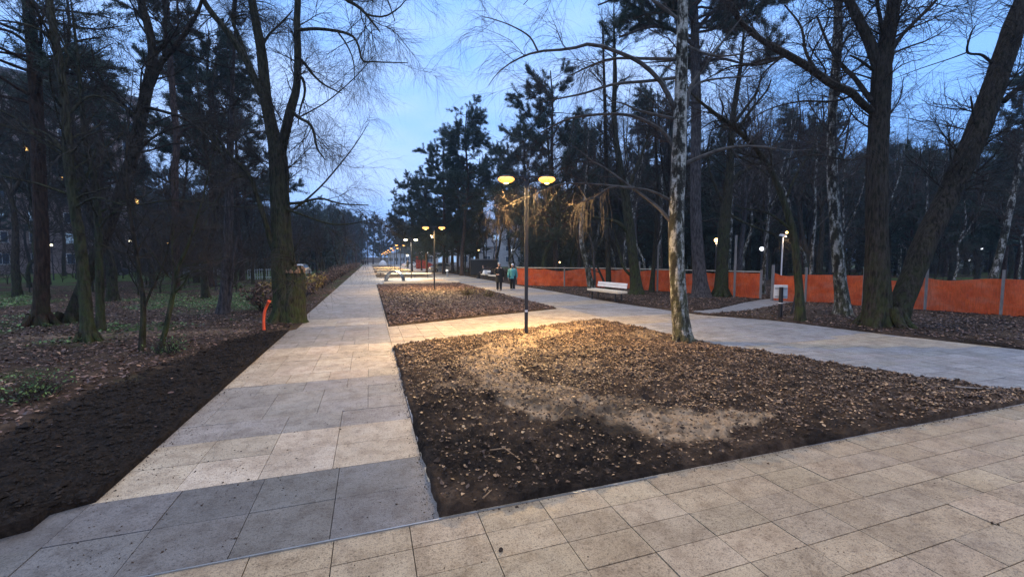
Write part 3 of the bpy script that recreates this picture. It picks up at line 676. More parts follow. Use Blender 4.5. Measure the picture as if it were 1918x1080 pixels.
# torn sapwood on the stump: splintered wedge
g = Geo(); c = W(551, 503, d - .1) - b * (1, 1, 0)
prof = []
rgs = np.random.default_rng(5)
for i in range(48):
    a = rgs.uniform(0, 6.28); r = rgs.uniform(0, .25); hgt = rgs.uniform(.02, .10) + .10 * (math.cos(a - .2) > .2)
    p = c + np.array((math.cos(a) * r, math.sin(a) * r, -.12))
    g.tubes(np.array([p, p + (.01, 0, hgt * .7), p + (.03 * rgs.normal(), .02, hgt + .05)]), np.array([.06, .045, .004]), 5)
o = g.build('torn_wood', M['wood_torn'], willow); setp(o, 'pale splintered wood where the limb was torn off')

# --- lamp-lit birch at the right corner of the near bed
b = G(1280, 640); d = depth(1280, 640)
tr = [ground_first(px_stem(d, [(1282, 645, 17), (1276, 600, 16), (1270, 520, 15), (1267, 420, 15), (1272, 300, 14), (1275, 200, 12.5), (1277, 120, 11.5), (1280, 0, 10), (1283, -150, 8), (1286, -350, 5), (1288, -520, 2)], 60, .45), b)]
lim = [px_stem(d, p, 18, dd=dd) for p, dd in [
    ([(1264, 205, 5), (1239, 156, 4.6), (1205, 122, 4.2), (1172, 104, 3.8), (1111, 83, 3.2), (1067, 92, 2.6), (1008, 97, 2), (969, 111, 1.6), (936, 133, 1.1), (915, 160, .6)], -1.2),
    ([(1008, 97, 1.8), (992, 69, 1.6), (961, 50, 1.2), (930, 38, .9), (900, 30, .6)], .2),
    ([(1266, 111, 3.6), (1219, 110, 3), (1150, 110, 2.4), (1110, 122, 2), (1067, 142, 1)], 1.0),
    ([(1264, 146, 3.4), (1215, 152, 3), (1150, 158, 2.6), (1094, 175, 2), (1050, 184, 1.5), (1011, 192, .8)], -.5),
    ([(1264, 280, 4.4), (1250, 255, 4), (1222, 233, 3.5), (1167, 214, 2.8), (1080, 219, 2.2), (1040, 234, 1.6), (1011, 250, 1)], .7),
    ([(1262, 222, 3), (1200, 208, 2.4), (1167, 194, 1.6), (1140, 190, .8)], -1),
    ([(1256, 414, 4.4), (1229, 385, 3.2), (1186, 353, 2.4), (1155, 330, 2), (1129, 312, 1.5), (1106, 299, 1.1), (1070, 270, .6)], .6),
    ([(1258, 376, 3), (1215, 356, 2), (1143, 347, 1.6), (1072, 343, 1.3), (1043, 347, 1.1), (1000, 365, .8), (960, 385, .5)], .3),
    ([(1186, 353, 2), (1146, 350, 1.7), (1123, 365, 1.5), (1106, 373, 1.2), (1085, 380, .8)], .0),
    ([(1283, 307, 4.4), (1316, 293, 4), (1345, 282, 3.6), (1373, 276, 3), (1420, 274, 2.2), (1480, 282, 1.4), (1530, 280, .7)], -.8),
    ([(1284, 200, 5), (1292, 167, 4.4), (1306, 144, 3.8), (1331, 108, 3), (1360, 70, 2), (1400, 20, 1)], .6),
    ([(1286, 86, 3), (1319, 100, 2.6), (1361, 105, 2), (1433, 92, 1)], -.6),
    ([(1286, 175, 3), (1311, 155, 2.6), (1350, 147, 2), (1419, 142, 1)], 1.0),
    ([(1275, 40, 3.4), (1230, 5, 3), (1170, -30, 2.4), (1090, -50, 1.8), (1020, -30, 1.2), (980, 10, .6)], .5),
    ([(1278, -60, 3.4), (1220, -110, 3), (1120, -150, 2.2), (1020, -140, 1.6), (930, -90, .9)], -.7),
    ([(1284, -40, 3.4), (1340, -90, 2.6), (1420, -110, 1.8), (1500, -60, .9)], .4)]]
rh = np.random.default_rng(77); hang = []
for i in range(40):                                                  # dead hanging twigs that catch the lamp light
    if i < 28: t_ = rh.random(); sx, sy = 1146 - 62 * t_, 350 + 30 * t_; ex, ey = sx - rh.uniform(-6, 34), sy + rh.uniform(35, 85)
    else: t_ = rh.random(); sx, sy = 1045 - 60 * t_, 347 + 22 * t_; ex, ey = sx - rh.uniform(-6, 12), sy + rh.uniform(14, 42)
    o_ = rh.uniform(-.12, .12)
    hang.append(px_stem(d + .1 + o_, [(sx, sy, .75), (sx - (sx - ex) * .55 - 3, sy + (ey - sy) * .25, .6), (ex + 2 * rh.normal(), sy + (ey - sy) * .65, .45), (ex, ey, .3)], 18, dd=rh.uniform(-.25, .25)))
make_tree('birch_tree', 'speckled birch at the bed corner, its left side lit yellow by the nearest street lamp', 'tree', b, tr, lim,
    [dict(of='all', M=120, t0=.42, ang=(.6, 1.2), L=(1.3, .9), n=7, wig=.14, grav=-.03, rr=.4, rmax=.02, rmin=.005, sides=4, m=1),
     dict(M=1150, t0=.15, ang=(.4, 1.1), L=(.9, .7), n=6, wig=.12, grav=-.10, rr=.5, rmax=.007, rmin=.003, tip=.4),
     dict(M=5600, t0=.1, ang=(.3, 1.0), L=(.50, .40), n=6, wig=.09, grav=-.20, rr=.6, rmax=.003, rmin=.0015, tip=.5)],
    (M['birch'], M['twig_red'], None, M['birch_limb']), 21, sides=16, rootr=.22, extra=hang)
# --- a spray of dead hanging twigs under the low limb
b2 = W(1100, 372, d); 
# --- big double tree on the right
b = G(1655, 612); d = depth(1655, 612)
tr = [ground_first(px_stem(d, [(1643, 615, 30), (1643, 560, 27), (1642, 450, 22), (1643, 300, 21), (1648, 200, 20), (1652, 130, 20), (1660, 80, 17), (1668, 40, 15), (1675, 0, 14), (1690, -150, 10), (1700, -350, 5)], 50, .35), G(1643, 612)),
      ground_first(px_stem(d + .1, [(1672, 615, 26), (1690, 565, 25), (1712, 510, 25), (1735, 450, 26), (1785, 350, 27), (1830, 250, 27), (1860, 170, 26), (1890, 80, 25), (1915, 10, 23), (1990, -150, 19), (2060, -350, 10)], 50, .2), G(1674, 613))]
lim = [px_stem(d, p, 18, dd=dd) for p, dd in [
    ([(1648, 135, 13), (1625, 70, 12), (1597, 15, 10), (1580, -30, 9), (1540, -200, 5)], .3),
    ([(1657, 80, 5), (1648, 30, 4), (1643, 0, 4), (1638, -80, 2.5)], -.4),
    ([(1632, 208, 9), (1610, 190, 9), (1592, 172, 9), (1556, 157, 9), (1524, 133, 8.5), (1482, 107, 8), (1444, 86, 7), (1408, 62, 5.5), (1370, 20, 4), (1330, -40, 2)], -1.5),
    ([(1632, 190, 6), (1604, 150, 5), (1574, 119, 4.4), (1550, 80, 3), (1530, 30, 2)], 1.0),
    ([(1672, 90, 6), (1693, 62, 5), (1720, 35, 4.4), (1754, 0, 4), (1800, -60, 2)], .5),
    ([(1635, 131, 3.2), (1610, 113, 2.8), (1592, 104, 2)], -.3),
    ([(1600, 178, 3), (1560, 190, 2.4), (1500, 190, 2), (1440, 205, 1.4), (1380, 240, .8)], .6),
    ([(1540, 148, 4), (1510, 100, 3.2), (1500, 50, 2.4), (1470, 10, 1.6)], .7),
    ([(1470, 102, 4), (1430, 120, 3), (1370, 125, 2), (1320, 150, 1)], -.5),
    ([(1635, 290, 2.8), (1590, 300, 2.4), (1530, 290, 2), (1470, 300, 1.4), (1410, 330, .8)], -.6),
    ([(1880, 190, 8), (1905, 168, 7), (1935, 158, 6), (1990, 130, 4)], .3),
    ([(1858, 118, 4), (1838, 103, 3.4), (1812, 98, 3), (1818, 65, 2.2), (1827, 48, 1.4)], -.3),
    ([(1826, 232, 3), (1822, 205, 2.6), (1818, 180, 2)], -.3),
    ([(1812, 98, 2), (1780, 110, 1.4), (1720, 130, 1), (1668, 150, .6)], -.2)]]
make_tree('bare_tree', 'thick dark two-trunked tree, one trunk upright and one leaning far to the right', 'tree', b, tr, lim,
    [dict(of='all', M=170, t0=.35, ang=(.5, 1.2), L=(1.6, 1.0), n=7, wig=.2, grav=.01, rr=.4, rmax=.03, rmin=.007, sides=4, m=0),
     dict(M=2200, t0=.15, ang=(.4, 1.1), L=(1.0, .7), n=6, wig=.18, grav=-.0, rr=.55, rmax=.010, rmin=.004, tip=.4),
     dict(M=9000, t0=.1, ang=(.3, 1.0), L=(.5, .35), n=4, wig=.18, grav=.0, rr=.6, rmax=.004, rmin=.002, tip=.5)],
    (M['bark'], M['twig']), 31, sides=16, rootr=.5)

DEC = lambda a, c, e, s=1.: [dict(of='all', M=a, t0=.35, ang=(.5, 1.1), L=(1.9 * s, 1.0 * s), n=7, wig=.17, grav=.02, rr=.45, rmax=.035, rmin=.007, sides=4, m=0),
    dict(M=int(c * 1.1), t0=.15, ang=(.4, 1.0), L=(1.0 * s, .6 * s), n=6, wig=.18, grav=.01, rr=.5, rmax=.010, rmin=.004, tip=.4),
    dict(M=int(e * 1.1), t0=.1, ang=(.3, 1.0), L=(.55 * s, .4 * s), n=4, wig=.16, grav=.0, rr=.6, rmax=.0045, rmin=.0024, tip=.5)]
def hero(name, label, bpx, pts, lims, lv, mats, seed, flare=.4, rootr=0, wob=0, cat='tree', needles=None, dd=0, group=None):
    b = G(*bpx); d = depth(*bpx); rg = np.random.default_rng(seed)
    p0 = pts[0]
    if p0[-1][2] > .7: q1, q0 = p0[-1], p0[-3]; p0 = p0 + [(q1[0] + (q1[0] - q0[0]) * .6, q1[1] - 60 - 12 * q1[2], .5)]
    tr = [ground_first(px_stem(d, p0, 44, flare, dd, wob, rg), b)] + [px_stem(d, p, 20) for p in pts[1:]]
    return make_tree(name, label, cat, b, tr, [px_stem(d, p, 14, dd=q) for p, q in lims], lv, mats, seed, 12, group, needles, rootr)
MB, MM, MW, MG = (M['bark'], M['twig']), (M['bark_moss'], M['twig']), (M['birch'], M['twig_red'], None, M['birch_limb']), (M['bark_grey'], M['twig'])
hero('birch_tree', 'dark birch trunk with white flecked bark low down, left of the thick double tree', (1578, 592), [[(1578, 596, 17), (1577, 560, 14), (1571, 500, 12), (1563, 400, 11), (1558, 300, 10), (1560, 200, 9), (1568, 100, 9), (1570, 0, 8), (1572, -120, 5), (1575, -300, 1.5)]], [], DEC(60, 500, 2600, .9), MW, 41, rootr=.25)
hero('bare_tree', 'slender mossy tree bending left above the white board on its post', (1500, 603), [[(1500, 606, 10), (1497, 540, 8.5), (1488, 450, 8), (1476, 400, 7), (1456, 345, 6), (1438, 308, 5.5), (1411, 273, 5), (1373, 237, 4.5), (1340, 213, 4), (1300, 180, 2), (1280, 150, 1)]],
    [([(1384, 240, 3.4), (1400, 215, 3), (1417, 193, 2.6), (1436, 170, 2), (1444, 150, 1.4)], .2), ([(1470, 380, 3), (1490, 330, 2.4), (1520, 280, 1.6), (1540, 230, 1)], .4), ([(1482, 430, 3), (1440, 400, 2.2), (1390, 390, 1.5)], -.5)], DEC(40, 320, 1600, .7), MM, 42)
hero('bare_tree', 'dark mossy trunk with crooked limbs beside the glowing orange lamp', (1350, 556), [[(1350, 560, 14), (1352, 500, 11.5), (1356, 430, 11), (1361, 380, 9.5), (1368, 300, 7), (1370, 240, 6), (1380, 170, 5), (1390, 100, 3), (1395, 30, 1)]],
    [([(1366, 345, 5), (1385, 325, 4.4), (1400, 318, 4), (1440, 290, 2.6), (1470, 240, 1.4)], .5), ([(1372, 235, 3.6), (1395, 205, 3), (1420, 170, 2)], .3), ([(1360, 390, 4), (1340, 350, 3), (1325, 300, 2), (1330, 250, 1)], .4), ([(1368, 290, 3.4), (1400, 300, 2.6), (1440, 330, 1.6)], -.6), ([(1362, 400, 3.4), (1400, 420, 2.6), (1450, 440, 1.6), (1480, 470, 1)], -.6)], DEC(60, 500, 2400, .9), MM, 43, rootr=.4)
hero('bare_tree', 'dark tree with a mossy foot right of the white bench', (1192, 552), [[(1194, 556, 13), (1188, 500, 9), (1180, 430, 9), (1172, 370, 8), (1160, 300, 6), (1150, 230, 5), (1152, 140, 4), (1150, 60, 2)]],
    [([(1180, 440, 4), (1160, 418, 3.6), (1140, 412, 3), (1118, 408, 2), (1085, 395, 1.2)], -.6), ([(1186, 520, 3), (1168, 500, 2.4), (1160, 470, 2), (1150, 430, 1)], .4), ([(1172, 370, 4), (1190, 320, 3), (1215, 250, 2), (1225, 180, 1)], .4)], DEC(50, 450, 2400, .9), MM, 44, rootr=.35)
hero('bare_tree', 'thin straight black-barked tree directly behind the white bench', (1140, 548), [[(1140, 550, 5.5), (1139, 480, 4.8), (1137, 400, 4.4), (1135, 300, 4), (1133, 200, 3.4), (1130, 100, 2)]], [([(1139, 545, 2.4), (1128, 520, 2.2), (1119, 500, 2)], .0)], DEC(34, 280, 1500, .8), MB, 45)
hero('bare_tree', 'thin dark tree rising beside a grey fence post right of the bench', (1222, 548), [[(1220, 552, 6), (1224, 500, 4), (1229, 430, 3.5), (1232, 350, 3), (1228, 260, 2)]], [([(1226, 470, 1.8), (1240, 430, 1.5), (1243, 390, 1)], .2)], DEC(20, 160, 900, .6), MB, 46)
hero('birch_tree', 'small leaning birch left of the white bench, twigs lit by the lamp', (1110, 545), [[(1110, 549, 8), (1104, 520, 6), (1098, 490, 5), (1092, 470, 4.5), (1088, 430, 4), (1092, 390, 3), (1098, 340, 2), (1100, 290, 1)]], [([(1113, 545, 3), (1114, 520, 2.6), (1112, 490, 2.4), (1112, 470, 2.2), (1104, 440, 1.6)], .2)],
    [dict(of='all', M=14, t0=.4, ang=(.5, 1.0), L=(1.0, .7), n=7, wig=.12, grav=-.08, rr=.5, rmax=.02, rmin=.006, sides=4, m=1), dict(M=80, t0=.2, ang=(.3, .8), L=(.7, .6), n=6, wig=.1, grav=-.12, rmax=.007, rmin=.004), dict(M=240, t0=.1, ang=(.3, .8), L=(.4, .4), n=5, wig=.08, grav=-.12, rmax=.004, rmin=.0028)], MW, 47)
hero('birch_tree', 'white-barked birch leaning right in front of the net at the right edge', (1843, 583), [[(1840, 587, 14), (1850, 550, 11), (1862, 515, 9), (1874, 470, 8.5), (1888, 410, 8), (1903, 340, 7), (1912, 290, 6), (1935, 200, 5), (1955, 50, 3)]], [], DEC(30, 260, 1300, .8), MW, 48, rootr=.25)
hero('pine_tree', 'tall grey-trunked pine behind the lit birch, its dark crown filling the top', (1312, 557), [[(1314, 562, 18), (1309, 500, 12.5), (1303, 400, 10.5), (1303, 300, 10), (1304, 200, 9.5), (1302, 100, 8.5), (1300, 0, 7), (1300, -90, 4), (1299, -150, 1.2)]],
    [([(1303, 90, 4), (1270, 60, 3.4), (1220, 50, 3), (1160, 70, 2)], -1.5), ([(1303, 120, 3.6), (1350, 110, 3), (1400, 120, 2), (1450, 110, 1.4)], -1), ([(1302, 60, 4), (1340, 20, 3.4), (1400, 10, 2.4), (1450, -10, 1.4)], 1), ([(1302, 30, 4), (1250, 0, 3.4), (1180, -10, 2.4), (1120, 10, 1.4)], .6)],
    [dict(of='trunk', M=74, t0=.54, t1=.99, ang=(1.2, 1.7), L=(5.0, 2.2), n=7, wig=.1, grav=.05, rr=.5, rmax=.07, rmin=.02, sides=5, m=0),
     dict(of='limbs', M=20, t0=.3, ang=(.5, 1.1), L=(1.6, .9), n=6, wig=.12, grav=.05, rr=.5, rmax=.03, rmin=.01, sides=4, m=0),
     dict(M=1200, t0=.2, ang=(.4, 1.1), L=(1.1, .7), n=5, wig=.14, grav=.05, rr=.5, rmax=.012, rmin=.005)],
    (M['bark_grey'], M['twig'], M['needle']), 49, needles=dict(N=30000, blades=9, size=.20, w=.010, t0=.1), rootr=.35)
# left group
hero('pine_tree', 'thick brown-barked pine, leftmost of the near trunks at the left edge', (75, 612), [[(74, 616, 20), (77, 560, 16), (79, 480, 15.5), (76, 400, 15), (72, 300, 15), (68, 200, 14), (62, 100, 14), (52, 0, 12), (44, -150, 8), (40, -280, 3)]],
    [([(62, 90, 5), (20, 60, 4), (-40, 50, 3)], -1), ([(66, 160, 5), (100, 110, 4), (140, 80, 3), (190, 70, 2)], 1)],
    [dict(of='trunk', M=44, t0=.5, t1=.98, ang=(1.1, 1.6), L=(3.0, 1.6), n=7, wig=.12, grav=.03, rr=.4, rmax=.05, rmin=.012, sides=5, m=0),
     dict(M=520, t0=.3, ang=(.4, 1.1), L=(1.0, .7), n=5, wig=.14, grav=.03, rr=.5, rmax=.012, rmin=.004)], (M['bark_brown'], M['twig'], M['needle']), 51, needles=dict(N=3000, blades=9, size=.17, w=.008, t0=.1), rootr=.32)
hero('bare_tree', 'mossy trunk nearest the left edge standing in front of the crossing leaning tree', (165, 642), [[(167, 646, 17), (163, 600, 14), (158, 540, 13), (150, 450, 12), (138, 380, 11.5), (128, 300, 11), (122, 200, 10), (108, 100, 9.5), (92, 0, 8.5), (80, -150, 6), (75, -300, 2)]],
    [([(140, 390, 3), (180, 370, 2.6), (240, 385, 2.2), (320, 375, 1.6), (400, 380, .8)], -1.4), ([(128, 300, 4), (100, 260, 3), (60, 240, 2.4), (0, 235, 1.6)], .6), ([(124, 220, 4), (170, 180, 3), (230, 200, 2), (280, 240, 1)], .6), ([(132, 320, 3), (180, 290, 2.6), (230, 250, 1.8)], 1)], DEC(60, 330, 1300, 1.), MM, 52, rootr=.22)
hero('bare_tree', 'dark tree leaning strongly right that crosses behind the mossy trunk', (128, 605), [[(128, 609, 16), (145, 565, 14), (170, 500, 13.5), (200, 430, 13), (228, 355, 13), (252, 280, 12.5), (268, 200, 12), (283, 130, 11), (285, 90, 9), (276, 45, 8.5), (262, -10, 8), (250, -150, 5), (240, -300, 2)], [(282, 160, 8), (300, 120, 6.5), (322, 95, 5.5), (342, 71, 5), (360, 42, 4), (374, 14, 3.4), (392, -50, 2)]],
    [([(307, 110, 4), (310, 56, 3.4), (306, 0, 3), (300, -80, 2)], .4), ([(268, 200, 4.4), (310, 210, 3.6), (350, 225, 3), (395, 262, 2.4), (420, 300, 1.4)], -.8), ([(262, 240, 4), (220, 180, 3.4), (190, 150, 2.6), (170, 90, 1.4)], -.5), ([(285, 100, 3.4), (330, 60, 2.6), (332, 0, 2)], .6), ([(250, 290, 3), (300, 250, 2.6), (380, 230, 1.8), (440, 250, 1)], .8)], DEC(70, 430, 1700, 1.), MB, 53, rootr=.3)
hero('bare_tree', 'second mossy trunk half hidden right behind the near mossy one', (188, 622), [[(188, 626, 10), (188, 580, 8.5), (186, 500, 8), (184, 420, 7.5), (178, 340, 7), (160, 260, 6), (150, 160, 5), (140, 60, 3)]], [([(184, 430, 3), (210, 400, 2.4), (245, 395, 1.6)], -.4)], DEC(40, 320, 1700, .8), MM, 54)
hero('sapling', 'thin crooked black sapling forking near the ground, in front of the left woodland', (265, 660), [[(265, 664, 6.5), (268, 600, 6), (268, 560, 5.5), (262, 520, 4.6), (255, 470, 4.4), (243, 400, 4), (236, 340, 3.4), (238, 260, 2.4), (245, 190, 1)], [(269, 578, 3), (285, 540, 2.4), (302, 505, 2), (316, 460, 1.6), (325, 410, 1)]],
    [([(256, 475, 2), (275, 440, 1.6), (300, 400, 1)], .3), ([(240, 380, 2), (215, 330, 1.6), (200, 280, 1)], -.3)], DEC(22, 150, 800, .55), MB, 55, cat='sapling')
hero('sapling', 'leaning sapling with a fork at the edge of the black soil strip', (300, 665), [[(296, 669, 5.5), (308, 625, 5), (318, 580, 5), (326, 540, 4.4), (334, 500, 4), (350, 465, 3), (365, 420, 2.4), (380, 370, 1.6), (392, 320, .8)], [(322, 560, 3), (330, 545, 2.6), (345, 530, 2), (352, 515, 1.6)]],
    [([(330, 520, 2), (322, 470, 1.6), (326, 420, 1.2)], .2)], DEC(22, 150, 800, .55), MM, 56, cat='sapling')
hero('bare_tree', 'grey smooth slim trunk between the orange pipe and the leaning sapling', (418, 590), [[(416, 594, 12), (422, 540, 10), (427, 450, 9.5), (430, 350, 8), (432, 250, 6.5), (436, 150, 4), (440, 60, 2)], [(424, 592, 6), (432, 545, 4), (437, 490, 3), (445, 440, 2)]], [], DEC(50, 420, 2000, .8), MG, 57, rootr=.15)
hero('pine_tree', 'tall thin dark pine trunk in the left woodland behind the saplings', (330, 545), [[(330, 548, 8), (329, 450, 7.5), (328, 320, 7), (331, 260, 7), (324, 183, 6.5), (316, 74, 6), (312, 0, 5), (310, -80, 2)]], [([(331, 262, 3), (350, 240, 2.6), (400, 240, 1.6)], -1)],
    [dict(of='trunk', M=36, t0=.5, t1=.99, ang=(1.1, 1.6), L=(3.4, 1.8), n=7, wig=.12, grav=.04, rr=.5, rmax=.05, rmin=.015, sides=4, m=0), dict(M=420, t0=.3, ang=(.4, 1.1), L=(1.0, .7), n=5, wig=.14, grav=.05, rmax=.012, rmin=.005)], (M['pine_bark'], M['twig'], M['needle']), 58, needles=dict(N=7000, blades=8, size=.24, w=.014, t0=.1))

# ---------------------------------------------------------------- woodland: prototypes, then copies
def proto_bare(seed, H, r, nl, mats, lean=.03, low=.3, twig=1., droop=0):
    rg = np.random.default_rng(seed); k = 8
    P = np.zeros((k, 3)); P[:, 2] = np.linspace(-.08, H, k); P[:, :2] = np.cumsum(rg.normal(0, H * lean, (k, 2)), 0) * .6; P[0, :2] = P[1, :2] = 0
    tr = [stem(P, np.linspace(r, r * .12, k), 20, .4)]
    a = rg.uniform(0, 6.28); f = P[3]; Q = [f, f + (math.cos(a) * .5, math.sin(a) * .5, 1.1), f + (math.cos(a) * 1.1, math.sin(a) * 1.1, H * .25), f + (math.cos(a) * 1.4, math.sin(a) * 1.4, H * .48)]
    tr.append(stem(Q, [r * .6, r * .5, r * .35, r * .1], 12))
    lv = [dict(of='trunk', M=nl, t0=low, ang=(.5, 1.1), L=(H * .24, H * .12), n=6, wig=.16, grav=.03, rr=.45, rmax=.05, rmin=.012, sides=4, m=0),
          dict(M=nl * 7, t0=.15, ang=(.4, 1.), L=(1.2, .8), n=5, wig=.16, grav=-.02 - droop, rmax=.014, rmin=.006, tip=.5),
          dict(M=int(nl * 16 * twig), t0=.1, ang=(.3, .9), L=(.7, .5), n=4, wig=.14, grav=-.02 - droop * 2, rmax=.008, rmin=.0045, tip=.5)]
    return make_tree('bare_tree', 'bare dark tree in the woodland', 'tree', (0, 0), tr, [], lv, mats, seed, 8)
def proto_pine(seed, H, r, crown=.45, spread=.2, N=9000, size=.27, w=.02, name='pine_tree'):
    rg = np.random.default_rng(seed); k = 8
    P = np.zeros((k, 3)); P[:, 2] = np.linspace(-.08, H, k); P[:, :2] = np.cumsum(rg.normal(0, H * .008, (k, 2)), 0); P[0, :2] = P[1, :2] = 0
    tr = [stem(P, np.linspace(r, r * .2, k), 20, .3)]
    lv = [dict(of='trunk', M=62, t0=crown, t1=.99, ang=(1.1, 1.6), L=(H * spread * 1.25, H * spread * .45), lv=.3, n=6, wig=.12, grav=.06, rr=.5, rmax=.07, rmin=.02, sides=4, m=0),
          dict(M=700, t0=.3, ang=(.4, 1.1), L=(1.2, .7), n=4, wig=.14, grav=.05, rmax=.02, rmin=.01)]
    return make_tree(name, 'dark pine in the woodland', 'tree', (0, 0), tr, [], lv, (M['pine_bark'], M['twig'], M['needle']), seed, 8, None, dict(N=N, blades=8, size=size, w=w, t0=.15))
PR = [proto_bare(101, 12, .16, 34, MB), proto_bare(102, 14, .2, 40, MB), proto_bare(103, 10, .12, 36, MM), proto_bare(104, 13, .17, 44, MG)]
BI = [proto_bare(111, 14, .13, 30, MW, .012, .35, 1.3, .06), proto_bare(112, 11, .10, 28, MW, .035, .35, 1.3, .06)]
PI = [proto_pine(121, 18, .24, .40, .19), proto_pine(122, 19, .26, .18, .21, 13000), proto_pine(123, 16, .2, .34, .23)]
US = [proto_bare(131, 4.5, .045, 26, MB, .06, .08, .8), proto_bare(132, 3.4, .035, 26, MB, .08, .05, .8)]
for t_ in BI: t_.name = 'birch_tree'
for t_ in US: t_.name = 'shrub'
used = set()
def place(proto, x, y, s, rz, label, group, cat='tree', nm=None):
    o = proto if id(proto) not in used else copy_tree(proto)
    used.add(id(proto))
    o.location = (x, y, 0); o.scale = (s, s, s * 1.0); o.rotation_euler = (0, 0, rz)
    o['label'] = label; o['category'] = cat
    if group: o['group'] = group
    if nm: o.name = nm
    return o
rw = random.Random(99)
LM_R = [(930, 'the two walking women'), (1040, 'the left end of the net'), (1130, 'the white bench'), (1275, 'the lamp-lit birch'), (1350, 'the crooked mossy tree'), (1462, 'the white board'), (1575, 'the dark birch'), (1643, 'the double tree'), (1790, 'the leaning trunk'), (1900, 'the leaning birch')]
LM_L = [(0, 'the left edge'), (75, 'the brown-barked pine'), (150, 'the near mossy trunk'), (265, 'the black sapling'), (330, 'the leaning sapling'), (425, 'the grey slim trunk'), (530, 'the massive forked tree'), (640, 'the far hedge')]
ZL = {}
def zoned(kind, px, dp, left, o=None):
    lm = LM_L if left else LM_R
    if px <= lm[0][0]: z = 'left of ' + lm[0][1] if not left else 'at the very left edge'
    elif px >= lm[-1][0]: z = 'right of ' + lm[-1][1]
    else:
        for (a, na), (b, nb) in zip(lm[:-1], lm[1:]):
            if a <= px < b: z = 'between ' + na + ' and ' + nb if na != 'the left edge' else 'left of ' + nb
    ZL.setdefault((kind, z), []).append((dp, px, o)); return kind + ' seen ' + z
def finish_labels():
    W_ = ['nearest'] + [w + ' nearest' for w in 'second third fourth fifth sixth seventh eighth ninth tenth eleventh twelfth'.split()]
    for (kind, z), L_ in ZL.items():
        L_.sort(key=lambda t: t[0])
        if len(L_) == 1: L_[0][2]['label'] = kind + ' ' + z; continue
        for i, (dp, px, o) in enumerate(L_):
            o['label'] = (W_[i] if i < 12 else 'distant') + ' ' + kind + ' ' + z
def P2(px, d):                                                       # ground point under a pixel column, d metres deep
    r = ray(px, 540); return np.array((r[0] * d, r[1] * d))
# individually placed, as they show in the photo (px, depth, height, proto)
def setH(proto, H0, px, d, toppy, rz, label, group=None, nm=None, cat='tree'):
    H = (486 - toppy) / FPX * d + CAMH; x, y = P2(px, d); return place(proto, x, y, H / H0, rz, label, group, cat, nm)
setH(PI[0], 18, 866, 50, 218, .3, 'tallest pine of the dark clump beside the walk, its bare reddish trunk showing')
setH(PI[1], 19, 832, 56, 278, 1.7, 'broad dense pine just left of the tallest pine in the clump')
setH(PI[2], 16, 800, 60, 335, 2.9, 'lower pine at the left of the clump with boughs reaching over the walk')
setH(PI[2], 16, 772, 66, 345, 4.4, 'leftmost leaning pine of the clump, small crown against the sky')
setH(PI[1], 19, 848, 62, 300, 5.2, 'dark pine filling the back of the clump beside the walk')
setH(PI[0], 18, 893, 66, 300, .9, 'pine behind the right side of the clump')
for i_, (px_, d_, t_) in enumerate([(790, 74, 395), (815, 64, 375), (858, 57, 330), (880, 70, 360), (838, 72, 330)]):
    setH(PI[1], 19, px_, d_, t_, 1.1 * i_, ['low pine under the left side of the clump', 'low pine filling the gap behind the second street lamp', 'bushy pine at the foot of the tallest pine', 'low pine at the right foot of the clump', 'middling pine deep inside the clump'][i_])
setH(PI[1], 19, 1040, 40, 150, .5, 'dark tapering pine right of the nearest street lamp')
setH(PI[0], 18, 1085, 46, 225, 2.2, 'pine standing behind the net, just right of the tapering pine')
setH(PI[2], 16, 985, 52, 250, 4.0, 'round-topped pine behind the nearest street lamp heads')
setH(PI[1], 19, 1185, 48, 275, 3.4, 'squat dark pine between the white bench and the lit birch')
setH(PI[0], 18, 395, 30, 70, 1.2, 'feathery pine against the sky left of the massive forked tree')
setH(PI[2], 16, 455, 38, 150, 3.3, 'pine seen between the limbs of the massive forked tree')
setH(PI[0], 18, 1500, 44, 215, 3.3, 'pine behind the net above the white board')
setH(PI[1], 19, 1905, 32, 150, 1.3, 'dark pine at the right edge behind the leaning birch')
FARP = {p: w + ' of the distant pines closing the view at the end of the walkway' for p, w in zip((610, 640, 655, 668, 690, 700, 715, 722, 744, 758), ('leftmost', 'second from left', 'third from left', 'fourth from left', 'fifth from left', 'fifth from right', 'fourth from right', 'third from right', 'second from right', 'rightmost'))}
g1 = 'pines along the far end of the walk'
for i, (px, dd_, tp) in enumerate([(700, 175, 405), (722, 170, 418), (744, 165, 408), (668, 160, 400), (640, 150, 392), (610, 140, 385), (758, 150, 425), (715, 190, 412), (690, 195, 415), (655, 180, 402)]):
    setH(PI[i % 3], (18, 19, 16)[i % 3], px, dd_, tp, i * 1.3, FARP[px], g1)
gA, gB, gC, gD, gE = 'bare trees of the left woodland', 'low trees lining the left side of the walkway', 'bare trees of the woodland behind the net fence', 'birches of the woodland behind the net fence', 'bare trees right of the walk in the distance'
taken = []
def free(x, y, r):
    for a, b_, c_ in taken:
        if (a - x) ** 2 + (b_ - y) ** 2 < (max(r, c_)) ** 2: return False
    taken.append((x, y, r)); return True
def proj(x, y):
    dp = x * math.sin(YAW) + y * math.cos(YAW); return 959 + FPX * (x * math.cos(YAW) - y * math.sin(YAW)) / dp, dp
cnt = 0
